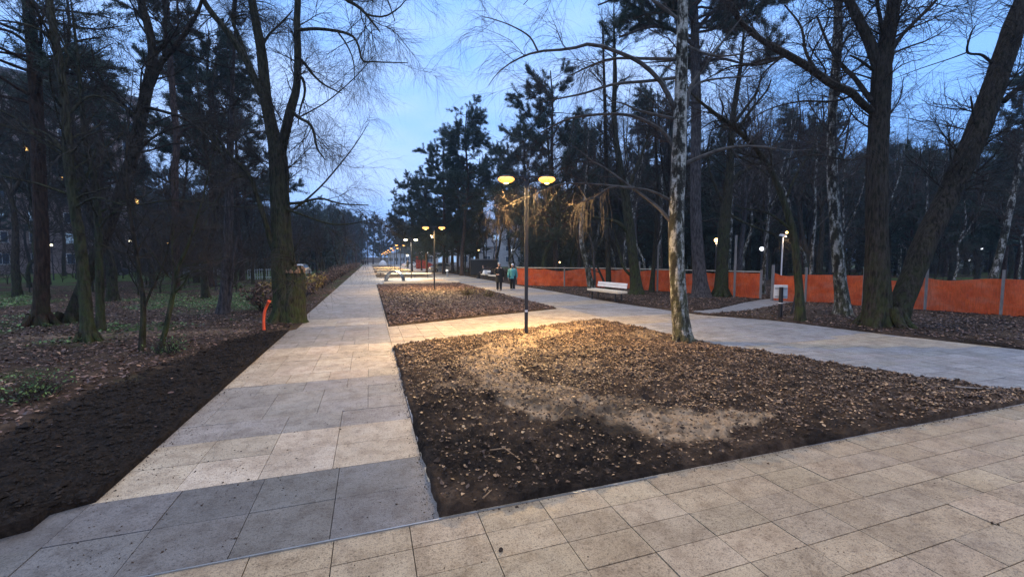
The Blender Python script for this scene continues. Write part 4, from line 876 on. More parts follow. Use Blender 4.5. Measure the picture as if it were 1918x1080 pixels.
while cnt < 84:                                                      # left woodland
    x = -rw.uniform(5, 52); y = rw.uniform(13, 95); px, dp = proj(x, y)
    if px < -260 or px > 620 or dp < 17 or (px > 560 and dp < 50) or not free(x, y, 2.2): continue
    if px > 480 and dp < 30: continue
    if px < 240 and rw.random() < .15: continue
    pr = rw.choice(PR + PR[:2] + ([PI[0], PI[2]] if dp > 26 and px < 430 else [])); 
    s = rw.uniform(.75, 1.1) if px < 400 else min(1.0, ((486 - 380 + (560 - px) * .7) / FPX * dp + 2) / 13 * rw.uniform(.85, 1.1))
    o = place(pr, x, y, max(.5, s), rw.uniform(0, 6.28), 'x', gA); zoned('dark pine' if pr in PI else 'bare tree', px, dp, True, o); cnt += 1
cnt = 0
while cnt < 34:                                                      # row beside the walkway
    x = -rw.uniform(4.6, 11); y = rw.uniform(28, 140); px, dp = proj(x, y)
    if not free(x, y, 1.8): continue
    H = (486 - rw.uniform(385, 415)) / FPX * dp + 1.9; H = min(max(H, 5.0), 14)
    o = place(PR[cnt % 4], x, y, H / (12, 14, 10, 13)[cnt % 4], rw.uniform(0, 6.28), 'x', gB); ZL.setdefault(('low bare tree', 'in the row left of the walkway beyond the massive tree'), []).append((dp, px, o)); cnt += 1
# right woodland behind the net
FN = [(10.5, 29.9), (11.9, 28.8), (13.8, 25.3), (15.0, 22.0), (17.25, 15.8), (19.5, 11.6), (20.6, 7.9), (21.6, 4.0)]
def behind(x, y):
    t = np.array(FN); best = 1e9
    if y > 29.9: return x > 12 + (y - 28) * .05
    yy = t[::-1, 1]; xx = t[::-1, 0]; return x > np.interp(y, yy, xx) + 1.0
cnt = 0
while cnt < 96:
    x = rw.uniform(12, 78); y = rw.uniform(2, 95); px, dp = proj(x, y)
    if not behind(x, y) or px < 925 or px > 2200 or dp < 16 or dp > 70 or not free(x, y, 1.6): continue
    if px < 1100 and dp < 24: continue
    k = rw.random(); tp = np.interp(px, [900, 1000, 1250, 1500, 1700, 2000], [330, 250, 210, 225, 270, 290]) + rw.uniform(-70, 40)
    H = min(max((486 - tp) / FPX * dp + 1.9, 6), 19)
    if px < 1400 and dp < 26: H = min(H, 11)
    if k < .30: pr, h0, lb, gg, nm = BI[cnt % 2], (14, 11)[cnt % 2], 'pale-stemmed birch among the trees behind the orange net', gD, 'birch_tree'
    elif k < .45 and dp > 34: pr, h0, lb, gg, nm = PI[cnt % 3], (18, 19, 16)[cnt % 3], 'dark pine standing among the trees behind the orange net', 'pines of the woodland behind the net fence', 'pine_tree'
    else: pr, h0, lb, gg, nm = PR[cnt % 4], (12, 14, 10, 13)[cnt % 4], 'bare dark tree among the trees behind the orange net', gC, 'bare_tree'
    o = place(pr, x, y, H / h0, rw.uniform(0, 6.28), lb, gg); zoned('pale birch' if pr in BI else 'dark pine' if pr in PI else 'bare tree', px, dp, False, o); cnt += 1
cnt = 0
while cnt < 36:                                                      # right of the walk, distance
    x = rw.uniform(13.5, 45); y = rw.uniform(45, 150); px, dp = proj(x, y)
    if px > 985 or px < 770 or not free(x, y, 2): continue
    tp = rw.uniform(360, 430); H = min(max((486 - tp) / FPX * dp + 1.9, 5), 15)
    o = place(PR[cnt % 4], x, y, H / (12, 14, 10, 13)[cnt % 4], rw.uniform(0, 6.28), 'x', gE); ZL.setdefault(('bare tree', 'right of the far walk, ' + ('left of the dark shed' if px < 890 else 'right of the dark shed')), []).append((dp, px, o)); cnt += 1
cnt = 0
while cnt < 76:                                                      # undergrowth
    if cnt % 3: x = -rw.uniform(6, 44); y = rw.uniform(17, 58)
    else: x = rw.uniform(14, 55); y = rw.uniform(5, 60)
    px, dp = proj(x, y)
    if px < -60 or px > 1990 or dp < 19 or (x > 0 and not behind(x, y)) or not free(x, y, 1.2): continue
    left = x < 0
    o = place(US[cnt // 2 % 2], x, y, rw.uniform(.7, 1.25), rw.uniform(0, 6.28), 'x', 'brushwood of the left woodland' if left else 'brushwood behind the net fence', 'shrub', 'shrub'); zoned('low shrub', px, dp, left, o); cnt += 1
finish_labels()
# far-off wood that reads as one dark mass
def wood(name, pts, lab, seed, per=46):
    rg = np.random.default_rng(seed); g = Geo()
    for (x, y, H) in pts:
        P = np.array([(x, y, -.1), (x + rg.normal(0, .3), y, H * .5), (x + rg.normal(0, .6), y + rg.normal(0, .4), H)]); g.tubes(P, np.array([.2, .14, .03]), 5, m=0)
        n1 = per; t = rg.uniform(.05, 1, n1); c = P[0] + (P[2] - P[0]) * t[:, None]; a = rg.uniform(0, 6.28, n1); Lh = H * .26 * (1.15 - t * .8) * rg.uniform(.5, 1.2, n1)
        e = c + np.stack([np.cos(a) * Lh, np.sin(a) * Lh, Lh * rg.uniform(-.1, .7, n1)], 1)
        mid = (c + e) / 2 + rg.normal(0, .2, (n1, 3)); PP = np.stack([c, mid, e], 1); g.tubes(PP, np.tile([.05, .03, .012], (n1, 1)), 3, m=0)
        tufts(g, [(PP, np.ones((n1, 3)))], np.zeros(3), rg, 1, N=per * 5, blades=8, size=.75, w=.05, t0=.15)
    setp(g.build(name, [M['bark'], M['needle']]), lab, 'woodland', None, 'stuff')
pts = []
for i in range(190):
    px = rw.uniform(-120, 640); dp = rw.uniform(62, 100); x, y = P2(px, dp); H = min(15, max(6, ((486 - 395 + max(0, 520 - px) * .12) / FPX) * dp + 2)) * rw.uniform(.8, 1.1)
    if x < -6 and not (px < 250): pts.append((x, y, H))
wood('far_wood', pts, 'dark mass of trees closing off the left woodland', 71)
pts = []
for i in range(330):
    px = rw.uniform(985, 2080); dp = rw.uniform(50, 95); x, y = P2(px, dp); tp = np.interp(px, [960, 1100, 1400, 1900], [400, 330, 300, 270]); H = ((486 - tp) / FPX * dp + 2) * rw.uniform(.75, 1.0)
    pts.append((x, y, H))
wood('far_wood', pts, 'dark mass of trees closing off the woodland behind the net', 72)
pts = []
for i in range(190):
    px = rw.uniform(560, 800); dp = rw.uniform(200, 236); x, y = P2(px, dp); H = ((486 - (400 + max(0, px - 640) * .12)) / FPX * dp + 2) * rw.uniform(.7, 1.05)
    if not -3 < x < 13: pts.append((x, y, H))
wood('far_wood', pts, 'blue-grey line of trees across the far end of the park', 73)
# ------------------------------------------------------------------ street lamps
def area(parent, loc, w, col=(1, .64, .25), size=.28, spread=math.radians(178)):
    l = bpy.data.lights.new('lamp_light', 'AREA'); l.energy = w; l.color = col; l.size = size; l.shape = 'DISK'; l.spread = spread
    o = bpy.data.objects.new('lamp_light', l); COL.objects.link(o); o.parent = parent; o.location = loc; return o
def lamp_parts(root, lens):
    g = Geo(); g.box((0, 0, 1.93), (.085, .085, 3.86)); g.box((0, 0, .006), (.2, .2, .02)); o = g.build('post', M['steel'], root); bevel(o, .006)
    g = Geo(); g.box((0, 0, 3.90), (.12, .12, .10)); g.box((0, 0, 3.925), (.84, .05, .045)); bevel(g.build('arm', M['steel'], root), .005)
    for s in (-1, 1):
        g = Geo()
        prof = [(.001, .04), (.08, .032), (.125, .01), (.135, -.008), (.12, -.012), (.001, -.012)]
        g.lathe(prof, (s * .50, 0, 3.92), 22, sx=1.35, sy=.95); hd = g.build('lamp_head', M['steel'], root, smooth=True)
        g = Geo(); prof = [(.13, .01), (.155, -.02), (.155, -.06), (.11, -.105), (.05, -.125), (.001, -.13)]  # bowl made wide and deep so its glow reads as halo
        g.lathe(prof, (s * .50, 0, 3.90), 20, sx=1.3, sy=.95); g.build('lens', lens, hd, smooth=True)
        g = Geo(); g.lathe([(.001, .0), (.04, -.01), (.055, -.04), (.04, -.075), (.001, -.09)], (s * .50, 0, 3.835), 18, sx=1.35, sy=.9); g.build('bulb', M['lamp_core'], hd, smooth=True)
lamp_y = [9.85, 26.5, 43.2, 60, 76.6, 93.3, 110, 126.6, 143.3, 160]
labs = ['nearest street lamp, tall dark square post with two glowing yellow heads at the bed edge', 'second street lamp along the bed, small camera box on its post', 'third lamp post with paler whitish heads', 'fourth street lamp in the row, small warm heads above the far benches']
for i, yy in enumerate([-6.8] + lamp_y):
    k = i - 1; x = 3.63 + .007 * max(0, yy)
    root = empty('street_lamp', (x, yy, 0.0), math.radians(-17 if k < 3 else -8), labs[k] if 0 <= k < 4 else ('twin-headed street lamp standing behind the photographer' if k < 0 else 'small far street lamp, ' + 'fifth sixth seventh eighth ninth tenth'.split()[k - 4] + ' in the row counting from the nearest'), 'street lamp', 'twin-headed street lamps in a row along the beds')
    lamp_parts(root, M['lamp_cool'] if k == 2 else M['lamp_warm'])
    for s in (-1, 1):
        if k < 7: area(root, (s * .50, 0, 3.70), LAMP_W * (1.0 if k >= 0 else .8), (1, .64, .25) if k != 2 else (1, .85, .62))
    if k == 0:
        g = Geo(); g.box((0, -.0445, .62), (.07, .004, .05)); g.build('sticker', M['white'], root)
    if k == 1:
        g = Geo(); g.box((-.11, -.02, 3.3), (.12, .12, .16)); g.box((-.05, 0, 3.3), (.05, .04, .04)); bevel(g.build('camera_box', M['white'], root), .01)
# park lamps away from the row
def globe(px, d, hpy, lab, lens='lamp_white', r=.16, post='steel', grp=None, w=0):
    x, y = P2(px, d); H = (486 - hpy) / FPX * d + CAMH
    root = empty('globe_lamp', (x, y, 0), 0, lab, 'lamp', grp)
    g = Geo(); g.tubes(np.array([(0, 0, -.05), (0, 0, H * .5), (0, 0, H - r * .6)]), np.array([.05, .04, .035]), 10); g.build('post', M[post], root, smooth=True)
    g = Geo(); a = np.linspace(-math.pi / 2, math.pi / 2, 12); g.lathe([(max(.001, r * math.cos(t)), r * math.sin(t)) for t in a], (0, 0, H), 18); g.build('globe', M[lens], root, smooth=True)
    g = Geo(); g.lathe([(.001, .02), (r * .5, .01), (r * .55, -.03), (r * .3, -.05)], (0, 0, H + r), 14); g.build('cap', M['steel'], root, smooth=True)
    if w: area(root, (0, 0, H - r - .05), w, (1, .7, .4), .2)
    return root
globe(1339, 26, 450, 'orange glowing globe lamp beside the dark mossy trunk behind the net', 'lamp_dim', .13, w=25)
globe(1424, 40, 466, 'white globe lamp with softly glowing glass behind the net above its opening', 'lamp_white', .2)  # its brightness is emission put into the glass
globe(789, 78, 471, 'left one of a pair of white globe lamps before the pine clump', 'lamp_white', .33)
globe(801, 82, 473, 'right one of a pair of white globe lamps before the pine clump', 'lamp_white', .27)
globe(897, 60, 469, 'small warm globe lamp among the bare trees above the benches', 'lamp_dim', .12)
globe(961, 62, 469, 'white globe lamp on a thin post above the woman in the teal jacket', 'lamp_white', .24)
globe(1048, 48, 491, 'tiny warm light just above the left end of the net', 'lamp_dim', .09)
globe(1834, 45, 466, 'small white lamp between the leaning trunk and the leaning birch', 'lamp_white', .12)
globe(1812, 52, 487, 'faint low lamp deep behind the net at right', 'lamp_white', .1)
globe(249, 42, 452, 'small pale lamp shining through the left woodland, left of the saplings', 'lamp_cool', .10)
globe(320, 42, 455, 'small orange lamp shining through the left woodland', 'lamp_dim', .10)
globe(396, 48, 462, 'small white lamp in front of the parked cars at left', 'lamp_cool', .09)
globe(102, 38, 459, 'small greenish lamp near the foot of the brick building', 'lamp_cool', .10)
globe(764, 92, 478, 'small white lamp at the far right end of the walk', 'lamp_cool', .2)
# slim lit pole with a flat head behind the net
x, y = P2(1462, 20.5); root = empty('slim_lamp', (x, y, 0), .3, 'slim pale lamp pole with a flat tilted head lit white behind the white board', 'lamp')
g = Geo(); g.tubes(np.array([(0, 0, -.05), (0, 0, 1.5), (.02, 0, 3.0)]), np.array([.035, .032, .03]), 10); g.build('post', M['white'], root, smooth=True)
g = Geo(); g.box((0.04, 0, 3.06), (.36, .26, .10), tilt=.3, taper=.8); bevel(g.build('lamp_head', M['white'], root), .02)
g = Geo(); a = np.linspace(-math.pi / 2, math.pi / 2, 8); g.lathe([(max(.001, .06 * math.cos(t)), .06 * math.sin(t)) for t in a], (.12, -.12, 3.2), 12); g.build('bulb', M['lamp_dim'], root, smooth=True)
area(root, (.1, -.2, 3.0), 10, (1, .7, .4), .15)
# small garden light bollards by the walk
for px, py, lb in ((817, 519, 'white-topped low light bollard at the right edge of the far walk'),):
    p = G(px, py); root = empty('light_bollard', (p[0] + 1.2, p[1], 0), 0, lb, 'bollard')
    g = Geo(); g.tubes(np.array([(0, 0, -.03), (0, 0, .3), (0, 0, .6)]), np.array([.1, .1, .1]), 12); g.build('post', M['steel_pale'], root, smooth=True)
    g = Geo(); g.lathe([(.001, .24), (.12, .2), (.17, .08), (.15, 0), (.1, -.02)], (0, 0, .6), 14); g.build('cap', M['white'], root, smooth=True)

# ------------------------------------------------------------------ benches
def bench(c, rz, lab, L=2.1, back=True, grp='white park benches with dark legs'):
    root = empty('park_bench', (c[0], c[1], 0), rz, lab, 'bench', grp)
    g = Geo()
    for i in range(4): g.box((0, -.21 + i * .14, .45), (L, .13, .10))
    bevel(g.build('seat', M['wood_pale'], root), .008)
    if back:
        g = Geo()
        for i in range(2): g.box((.0, .30 + i * .025, .66 + i * .12), (L * .93, .035, .112), tilt=-.2)
        bevel(g.build('backrest', M['white'], root), .006)
        for s in (-1, 1):
            g = Geo(); g.tubes(np.array([(s * L * .36, .20, .42), (s * L * .36, .30, .60), (s * L * .36, .355, .80)]), np.array([.02, .02, .02]), 6); g.build('back_bracket', M['steel'], root)
    for s in (-1, 1):
        for t in (-1, 1):
            g = Geo(); g.box((s * L * .38, t * .17, .2), (.05, .05, .46)); g.build('leg', M['steel'], root)
    return root
a = G(1103, 559); b_ = G(1157, 567); mid = (a + b_) / 2; dr = b_ - a
bench((mid[0] + .22, mid[1] + .05), math.atan2(dr[1], dr[0]), 'white slatted bench with backrest at the walk edge, in front of the net', 2.35)
bench((10.75, 40.6), math.radians(-84), 'farther bench with backrest where a person sits, left of the two walking women', 2.1)
bench((10.7, 36.6), math.radians(-84), 'backless pale bench just behind the woman in the black coat', 2.0, back=False)
def beam_bench(x0, x1, y, lab, h=.45, w=.42):
    root = empty('beam_bench', ((x0 + x1) / 2, y, 0), 0, lab, 'bench', 'long wooden beam seats between the far beds')
    g = Geo(); L_ = x1 - x0
    for i in range(3): g.box((0, (i - 1) * w / 3, h), (L_, w / 3 - .012, .10))
    bevel(g.build('seat', M['wood_pale'], root), .01)
    for i in range(4):
        g = Geo(); g.box((-L_ / 2 + .4 + i * (L_ - .8) / 3, 0, (h - .05) / 2 - .02), (.08, .3, h - .05)); g.build('leg', M['steel'], root)
beam_bench(1.4, 6.2, 45.2, 'nearest long wooden beam seat on dark legs, behind the steel arch')
beam_bench(.8, 4.4, 51.5, 'second long wooden beam seat, half hidden behind the nearest one')
beam_bench(.9, 5.4, 60.5, 'third long wooden beam seat across the beds')
beam_bench(.9, 4.8, 79, 'fourth and farthest long wooden beam seat, near the white dome')
# low timber kerb with the play patch
g = Geo(); g.box((3.95, 34.05, .09), (5.9, .34, .18)); g.box((3.95, 34.05, .19), (5.7, .30, .03)); o = g.build('timber_kerb', M['wood_pale']); bevel(o, .03)
setp(o, 'long low pale timber beam lying along the far end of the second bed', 'kerb')
p = (5.35, 37.4); g = Geo(); g.lathe([(.001, .11), (.7, .10), (1.15, .05), (1.3, .004)], (p[0], p[1], 0), 40, sx=1.15, sy=1.0); o = g.build('play_mound', M['mat_orange'], smooth=True); setp(o, 'low orange and yellow play mound on the paving beside the steel arch', 'play surface')
# arch
a, b_ = G(722, 526), G(757, 526.5); c = (a + b_) / 2; Lw = np.linalg.norm(b_ - a)
t = np.linspace(-.05, math.pi + .05, 26); P = np.stack([np.cos(t) * Lw / 2, 0 * t, np.maximum(-.03, np.sin(t) * .92)], 1)
g = Geo(); w_ = np.array((0, .22, 0)); N_ = len(t)
outer = P * 1.0; inner = P * np.array((.88, 1, .88))
V = np.concatenate([outer - w_, outer + w_, inner - w_, inner + w_]); q = []
for i in range(N_ - 1): q += [(i, i + 1, N_ + i + 1, N_ + i), (2 * N_ + i + 1, 2 * N_ + i, 3 * N_ + i, 3 * N_ + i + 1), (i, 2 * N_ + i, 2 * N_ + i + 1, i + 1), (N_ + i + 1, 3 * N_ + i + 1, 3 * N_ + i, N_ + i)]
g.add(V, q); root = empty('climbing_arch', (c[0], c[1], 0), math.atan2(b_[1] - a[1], b_[0] - a[0]), 'curved steel play arch standing on the paving behind the second bed', 'play arch')
g.build('arch_band', M['steel_pale'], root, smooth=False)
for s in (-1, 1):
    g = Geo(); g.box((s * Lw * .47, 0, .012), (.3, .6, .02)); g.build('foot_plate', M['steel'], root)
# dome
x, y = P2(718, 118); root = empty('play_dome', (x, y, 0), 0, 'white rounded play dome at the far end of the beds', 'play dome')
g = Geo(); a = np.linspace(0, math.pi / 2, 10); g.lathe([(max(.001, 1.0 * math.cos(t_)), 1.35 * math.sin(t_)) for t_ in a], (0, 0, .35), 26); g.build('shell', M['dome'], root, smooth=True)
g = Geo(); g.lathe([(1.05, -.05), (1.08, .15), (1.02, .36)], (0, 0, 0), 26); g.build('base_ring', M['concrete'], root, smooth=True)
# low kerbs between far beds
for i, yy in enumerate((58.6, 76.6, 97.6)):
    g = Geo(); g.box((3.6, yy, .1), (5.4, .3, .2)); o = g.build('timber_kerb', M['wood_pale']); bevel(o, .02)
    setp(o, ['low timber beam closing the first of the small far beds', 'low timber beam closing the middle one of the far beds', 'low timber beam closing the farthest bed'][i], 'kerb')

# ------------------------------------------------------------------ orange pipe, white board, black post
p = G(495, 622); root = empty('bent_pipe', (p[0], p[1], 0), 0, 'bright orange plastic pipe sticking up bent from the soil beside the massive tree', 'pipe')
g = Geo(); d = depth(495, 622); pts_ = [W(495, 626, d), W(494, 610, d), W(494, 596, d), W(496, 582, d), W(500, 572, d), W(504, 564, d - .05)]
P_, R_ = stem([q - np.array((p[0], p[1], 0)) for q in pts_], [.04, .036, .034, .034, .034, .036], 16); g.tubes(P_, R_, 14); g.build('tube', M['orange'], root, smooth=True)
g = Geo(); q = P_[0, -1]; t_ = P_[0, -1] - P_[0, -2]; t_ /= np.linalg.norm(t_); g.tubes(np.array([q - t_ * .05, q + t_ * .01]), np.array([.041, .041]), 14, cap=True); g.build('collar', M['orange'], root)
p = G(1461, 597); root = empty('notice_board', (p[0], p[1], 0), math.radians(-32), 'back of a white square board on a black post, before the net opening', 'sign')
g = Geo(); g.tubes(np.array([(0, 0, -.08), (0, 0, .5), (0, 0, 1.02)]), np.array([.062, .06, .058]), 14, cap=True); g.build('post', M['black'], root, smooth=True)
g = Geo(); g.box((.02, .10, .87), (.40, .03, .44)); bevel(g.build('board', M['white'], root), .02)
g = Geo(); g.box((.02, .075, .98), (.36, .025, .03)); g.box((.02, .075, .72), (.36, .025, .02)); g.build('bracket', M['steel_pale'], root)
g = Geo(); g.tubes(np.array([(0, 0, .50), (0, 0, .53)]), np.array([.066, .066]), 14, cap=True); g.build('band', M['white'], root)
p = G(1488, 590); g = Geo(); g.tubes(np.array([(p[0] - .18, p[1], -.05), (p[0] - .05, p[1], .4), (p[0] + .03, p[1], .78)]), np.array([.03, .03, .035]), 8, cap=True); setp(g.build('stake', M['black']), 'short black leaning stake between the white board and the slender mossy tree', 'stake')

# ------------------------------------------------------------------ orange net fence
FP = [G(968, 533), G(985, 535), G(1018, 536), G(1098, 537.5), G(1170, 541), G(1250, 547), G(1316, 552), G(1372, 556.5), G(1424, 560)]
FP2 = [G(1446, 561.5), G(1508, 566), G(1616, 573), G(1731, 582), G(1873, 592), np.array((20.6, 6.3, 0)), np.array((21.6, 3.5, 0))]
FH = 1.33
def net(root, pts_, name='net', seed=0, top=True):
    Q = []; 
    for a, b2 in zip(pts_[:-1], pts_[1:]):
        L_ = np.linalg.norm((b2 - a)[:2]); m_ = max(4, int(L_ / .07))
        for i in range(m_): Q.append((a + (b2 - a) * i / m_, i / m_, (b2 - a) / L_))
    Q.append((pts_[-1], 0, (pts_[-1] - pts_[-2]) / np.linalg.norm(pts_[-1] - pts_[-2])))
    nz = 16; V = []; s_ = 0
    for i, (q, f, t_) in enumerate(Q):
        nrm = np.array((t_[1], -t_[0], 0)); s_ += .07
        belly = math.sin(math.pi * f)
        sag = .09 * belly * (1 + math.sin(s_ * 1.3 + seed)) + .09 * float(vnoise(s_ * .6, seed))
        for k in range(nz):
            h = k / (nz - 1); z = h * (FH - sag)
            off = (float(fbm(s_ * 1.7 + h * .8, h * 1.8 + seed, 4, seed, .62)) - .5) * .6 * abs(math.sin(math.pi * min(1, h * 1.1))) ** .5 * (.3 + belly) + .035 * math.sin(s_ * 7 + h * 3) * float(vnoise(s_ * .8, 9 + seed)) + .05 * (float(vnoise(s_ * 5, h * 1.2)) - .5)
            V.append((q[0] + nrm[0] * off, q[1] + nrm[1] * off, z - .02))
    V = np.array(V) - np.array(root.location); ix = np.arange(len(V)).reshape(-1, nz)
    g = Geo(); g.add(V, np.stack([ix[:-1, :-1], ix[1:, :-1], ix[1:, 1:], ix[:-1, 1:]], -1).reshape(-1, 4)); return g.build(name, M['net'], root, smooth=True)
def fence(pts_, name, lab, seed, posts, rail=True):
    root = empty('net_fence', (pts_[0][0], pts_[0][1], 0), 0, lab, 'fence'); o0 = np.array(root.location)
    net(root, pts_, seed=seed)
    if rail:
        g = Geo()
        for a, b2 in zip(pts_[:-1], pts_[1:]):
            c_ = (a + b2) / 2 - o0; dd_ = b2 - a; g.box((c_[0], c_[1], FH - .01), (np.linalg.norm(dd_[:2]) - .01, .05, .045), rz=math.atan2(dd_[1], dd_[0]))
        g.build('rail', M['wood_pale'], root)
    for (q, h, w_, m_) in posts:
        dirn = -q / np.linalg.norm(q) * .16; g = Geo(); g.box((q[0] - o0[0] + dirn[0], q[1] - o0[1] + dirn[1], h / 2 - .1), (w_, w_, h), rz=.3); g.build('post', M[m_], root)
    return root
fence(FP, 'net_fence', 'long orange net fence with pale top rail, left of the opening', 3, [(FP[1], 1.5, .07, 'wood_grey'), (G(1057, 537), 1.5, .07, 'wood_grey'), (G(1197, 543.5), 1.9, .07, 'wood_grey'), (G(1231, 546), 3.2, .07, 'wood_grey'), (FP[6], 1.5, .07, 'wood_grey'), (G(1375, 557), 3.2, .08, 'wood_grey'), (FP[8], 1.5, .08, 'wood_grey')])
fence(FP2, 'net_fence', 'orange net fence on grey timber posts, right of the opening', 8, [(FP2[0], 1.75, .10, 'wood_grey')] + [(G(*a), 1.66, .07, 'wood_grey') for a in ((1508, 566), (1616, 573), (1732, 582), (1874, 592))], rail=False)
# red net bundle far along the walk
x, y = P2(789, 88); rg = np.random.default_rng(4); g = Geo()
u, v = np.meshgrid(np.linspace(0, 1, 24), np.linspace(0, 1, 10)); Zt = 3.0 * (1 - u) ** 1.3 * .9 + .5
V = np.stack([x - 1 + u * 4.2, y + 1.2 * np.sin(u * 7) * .5 + rg.normal(0, .12, u.shape), v * Zt * (1 + rg.normal(0, .06, u.shape))], -1).reshape(-1, 3); ix = np.arange(u.size).reshape(u.shape)
g.add(V, np.stack([ix[:-1, :-1], ix[:-1, 1:], ix[1:, 1:], ix[1:, :-1]], -1).reshape(-1, 4)); o = g.build('red_net', M['red_net'], smooth=False); so = o.modifiers.new('t', 'SOLIDIFY'); so.thickness = .02
setp(o, 'crumpled red safety net hanging beside the far right end of the walk', 'net')

# ------------------------------------------------------------------ hedge plants left of the walk
def shrub(x, y, h, r, m, lab, seed, n=520, grp=None, bare=.4, ls=.065):
    rg = np.random.default_rng(seed); root = empty('hedge_bush' if grp else 'small_plant', (x, y, 0), 0, lab, 'bush', grp); k = 26
    a = rg.uniform(0, 6.28, k); e = rg.uniform(.3, 1, k); P = np.zeros((k, 4, 3))
    for j, f in enumerate((0, .35, .7, 1)):
        P[:, j, 0] = np.cos(a) * r * e * f ** .8; P[:, j, 1] = np.sin(a) * r * e * f ** .8; P[:, j, 2] = h * f * rg.uniform(.7, 1, k) - .03 * (f == 0)
    P[:, 1:] += rg.normal(0, .03, (k, 3, 3)); g = Geo(); g.tubes(P, np.tile([.009, .007, .005, .003], (k, 1)), 4)
    tw = grow((P, np.tile([.009, .007, .005, .003], (k, 1))), 160, rg, t0=.25, ang=(.4, 1), L=(.35, .2), n=4, rmin=.003); g.tubes(tw[0], tw[1], 3); g.build('stems', M['twig'], root)
    allP, _ = pool([(P, np.ones((k, 4))), tw]); i = rg.integers(0, len(allP), n); t = rg.uniform(bare, 1, n); c = allP[i, (t * 7).astype(int)] + rg.normal(0, .04, (n, 3))
    d_ = rg.normal(size=(n, 3)); d_ /= np.linalg.norm(d_, axis=1, keepdims=True); q = np.cross(d_, rg.normal(size=(n, 3))); q /= np.linalg.norm(q, axis=1, keepdims=True); s = (ls * rg.uniform(.6, 1.3, n))[:, None]
    V = np.stack([c - d_ * s, c + q * s * .5, c + d_ * s, c - q * s * .5], 1).reshape(-1, 3); g = Geo(); g.add(V, np.arange(len(V)).reshape(-1, 4)); g.build('foliage', M[m], root)
    return root
hp = []; gh = 'bushes of the hedge along the left side of the walkway'
for i in range(34):
    yy = 17.2 + i * 1.15 + i * i * .055; xx = -2.95 - .25 * rw.random() - (.55 if i < 3 else 0)
    ORD = 'first second third fourth fifth sixth seventh eighth ninth tenth eleventh twelfth thirteenth fourteenth fifteenth sixteenth seventeenth eighteenth nineteenth twentieth'.split()
    kind = 'leaf_yellow' if (i < 9 or i > 24) and i % 4 else 'leaf_red'
    lab = ['first hedge bush behind the massive tree, brown twigs with a few yellow leaves', 'second hedge bush from the massive tree, tipped with yellow leaves'][i] if i < 2 else ('yellow-leaved ' if kind == 'leaf_yellow' else 'reddish brown ') + (ORD[i] if i < 20 else 'far-off') + ' bush of the hedge, counted from the massive tree'
    if i < 14: hp.append(shrub(xx, yy, .85 + .25 * rw.random(), .62, kind, lab, 300 + i, 620 if kind == 'leaf_yellow' else 420, gh))
    else:
        o = copy_tree(hp[4 + (i * 5) % 10]); o.location = (xx, yy, 0); o.rotation_euler.z = rw.uniform(0, 6); o.scale = (1.4, 1.4, 1.2)
        yel = hp[4 + (i * 5) % 10]['label'].startswith('yellow'); o['label'] = ('yellow-leaved ' if yel else 'reddish brown ') + (ORD[i] if i < 20 else 'far-off') + ' bush of the hedge, counted from the massive tree'
shrub(4.9, 21.5, .35, .5, 'leaf_yellow', 'small yellow-green plant growing in the second bed under the lamp', 380, 500, None, .1, .035)
shrub(5.6, 20.4, .28, .4, 'leaf_yellow', 'smaller yellowish tuft at the right of the second bed', 381, 300, None, .1, .035)
for i, (px, py, h) in enumerate([(88, 742, .22), (318, 664, .25), (38, 755, .18)]):
    p = G(px, py); shrub(p[0], p[1], h, .3, 'leaf_green', ['low green tuft growing at the lower left on the leaf litter', 'green sprig at the foot of the leaning sapling', 'smaller green tuft at the far left edge of the litter'][i], 390 + i, 260, None, .1, .022)
for i in range(6):
    shrub(12.5 + rw.random() * 1.2, 36 + i * 6, 1.0, .9, 'leaf_red', ('nearest', 'second', 'third', 'fourth', 'fifth', 'farthest')[i] + ' dark thicket bush in the row right of the far walk', 400 + i, 300, 'thicket bushes right of the far walk')

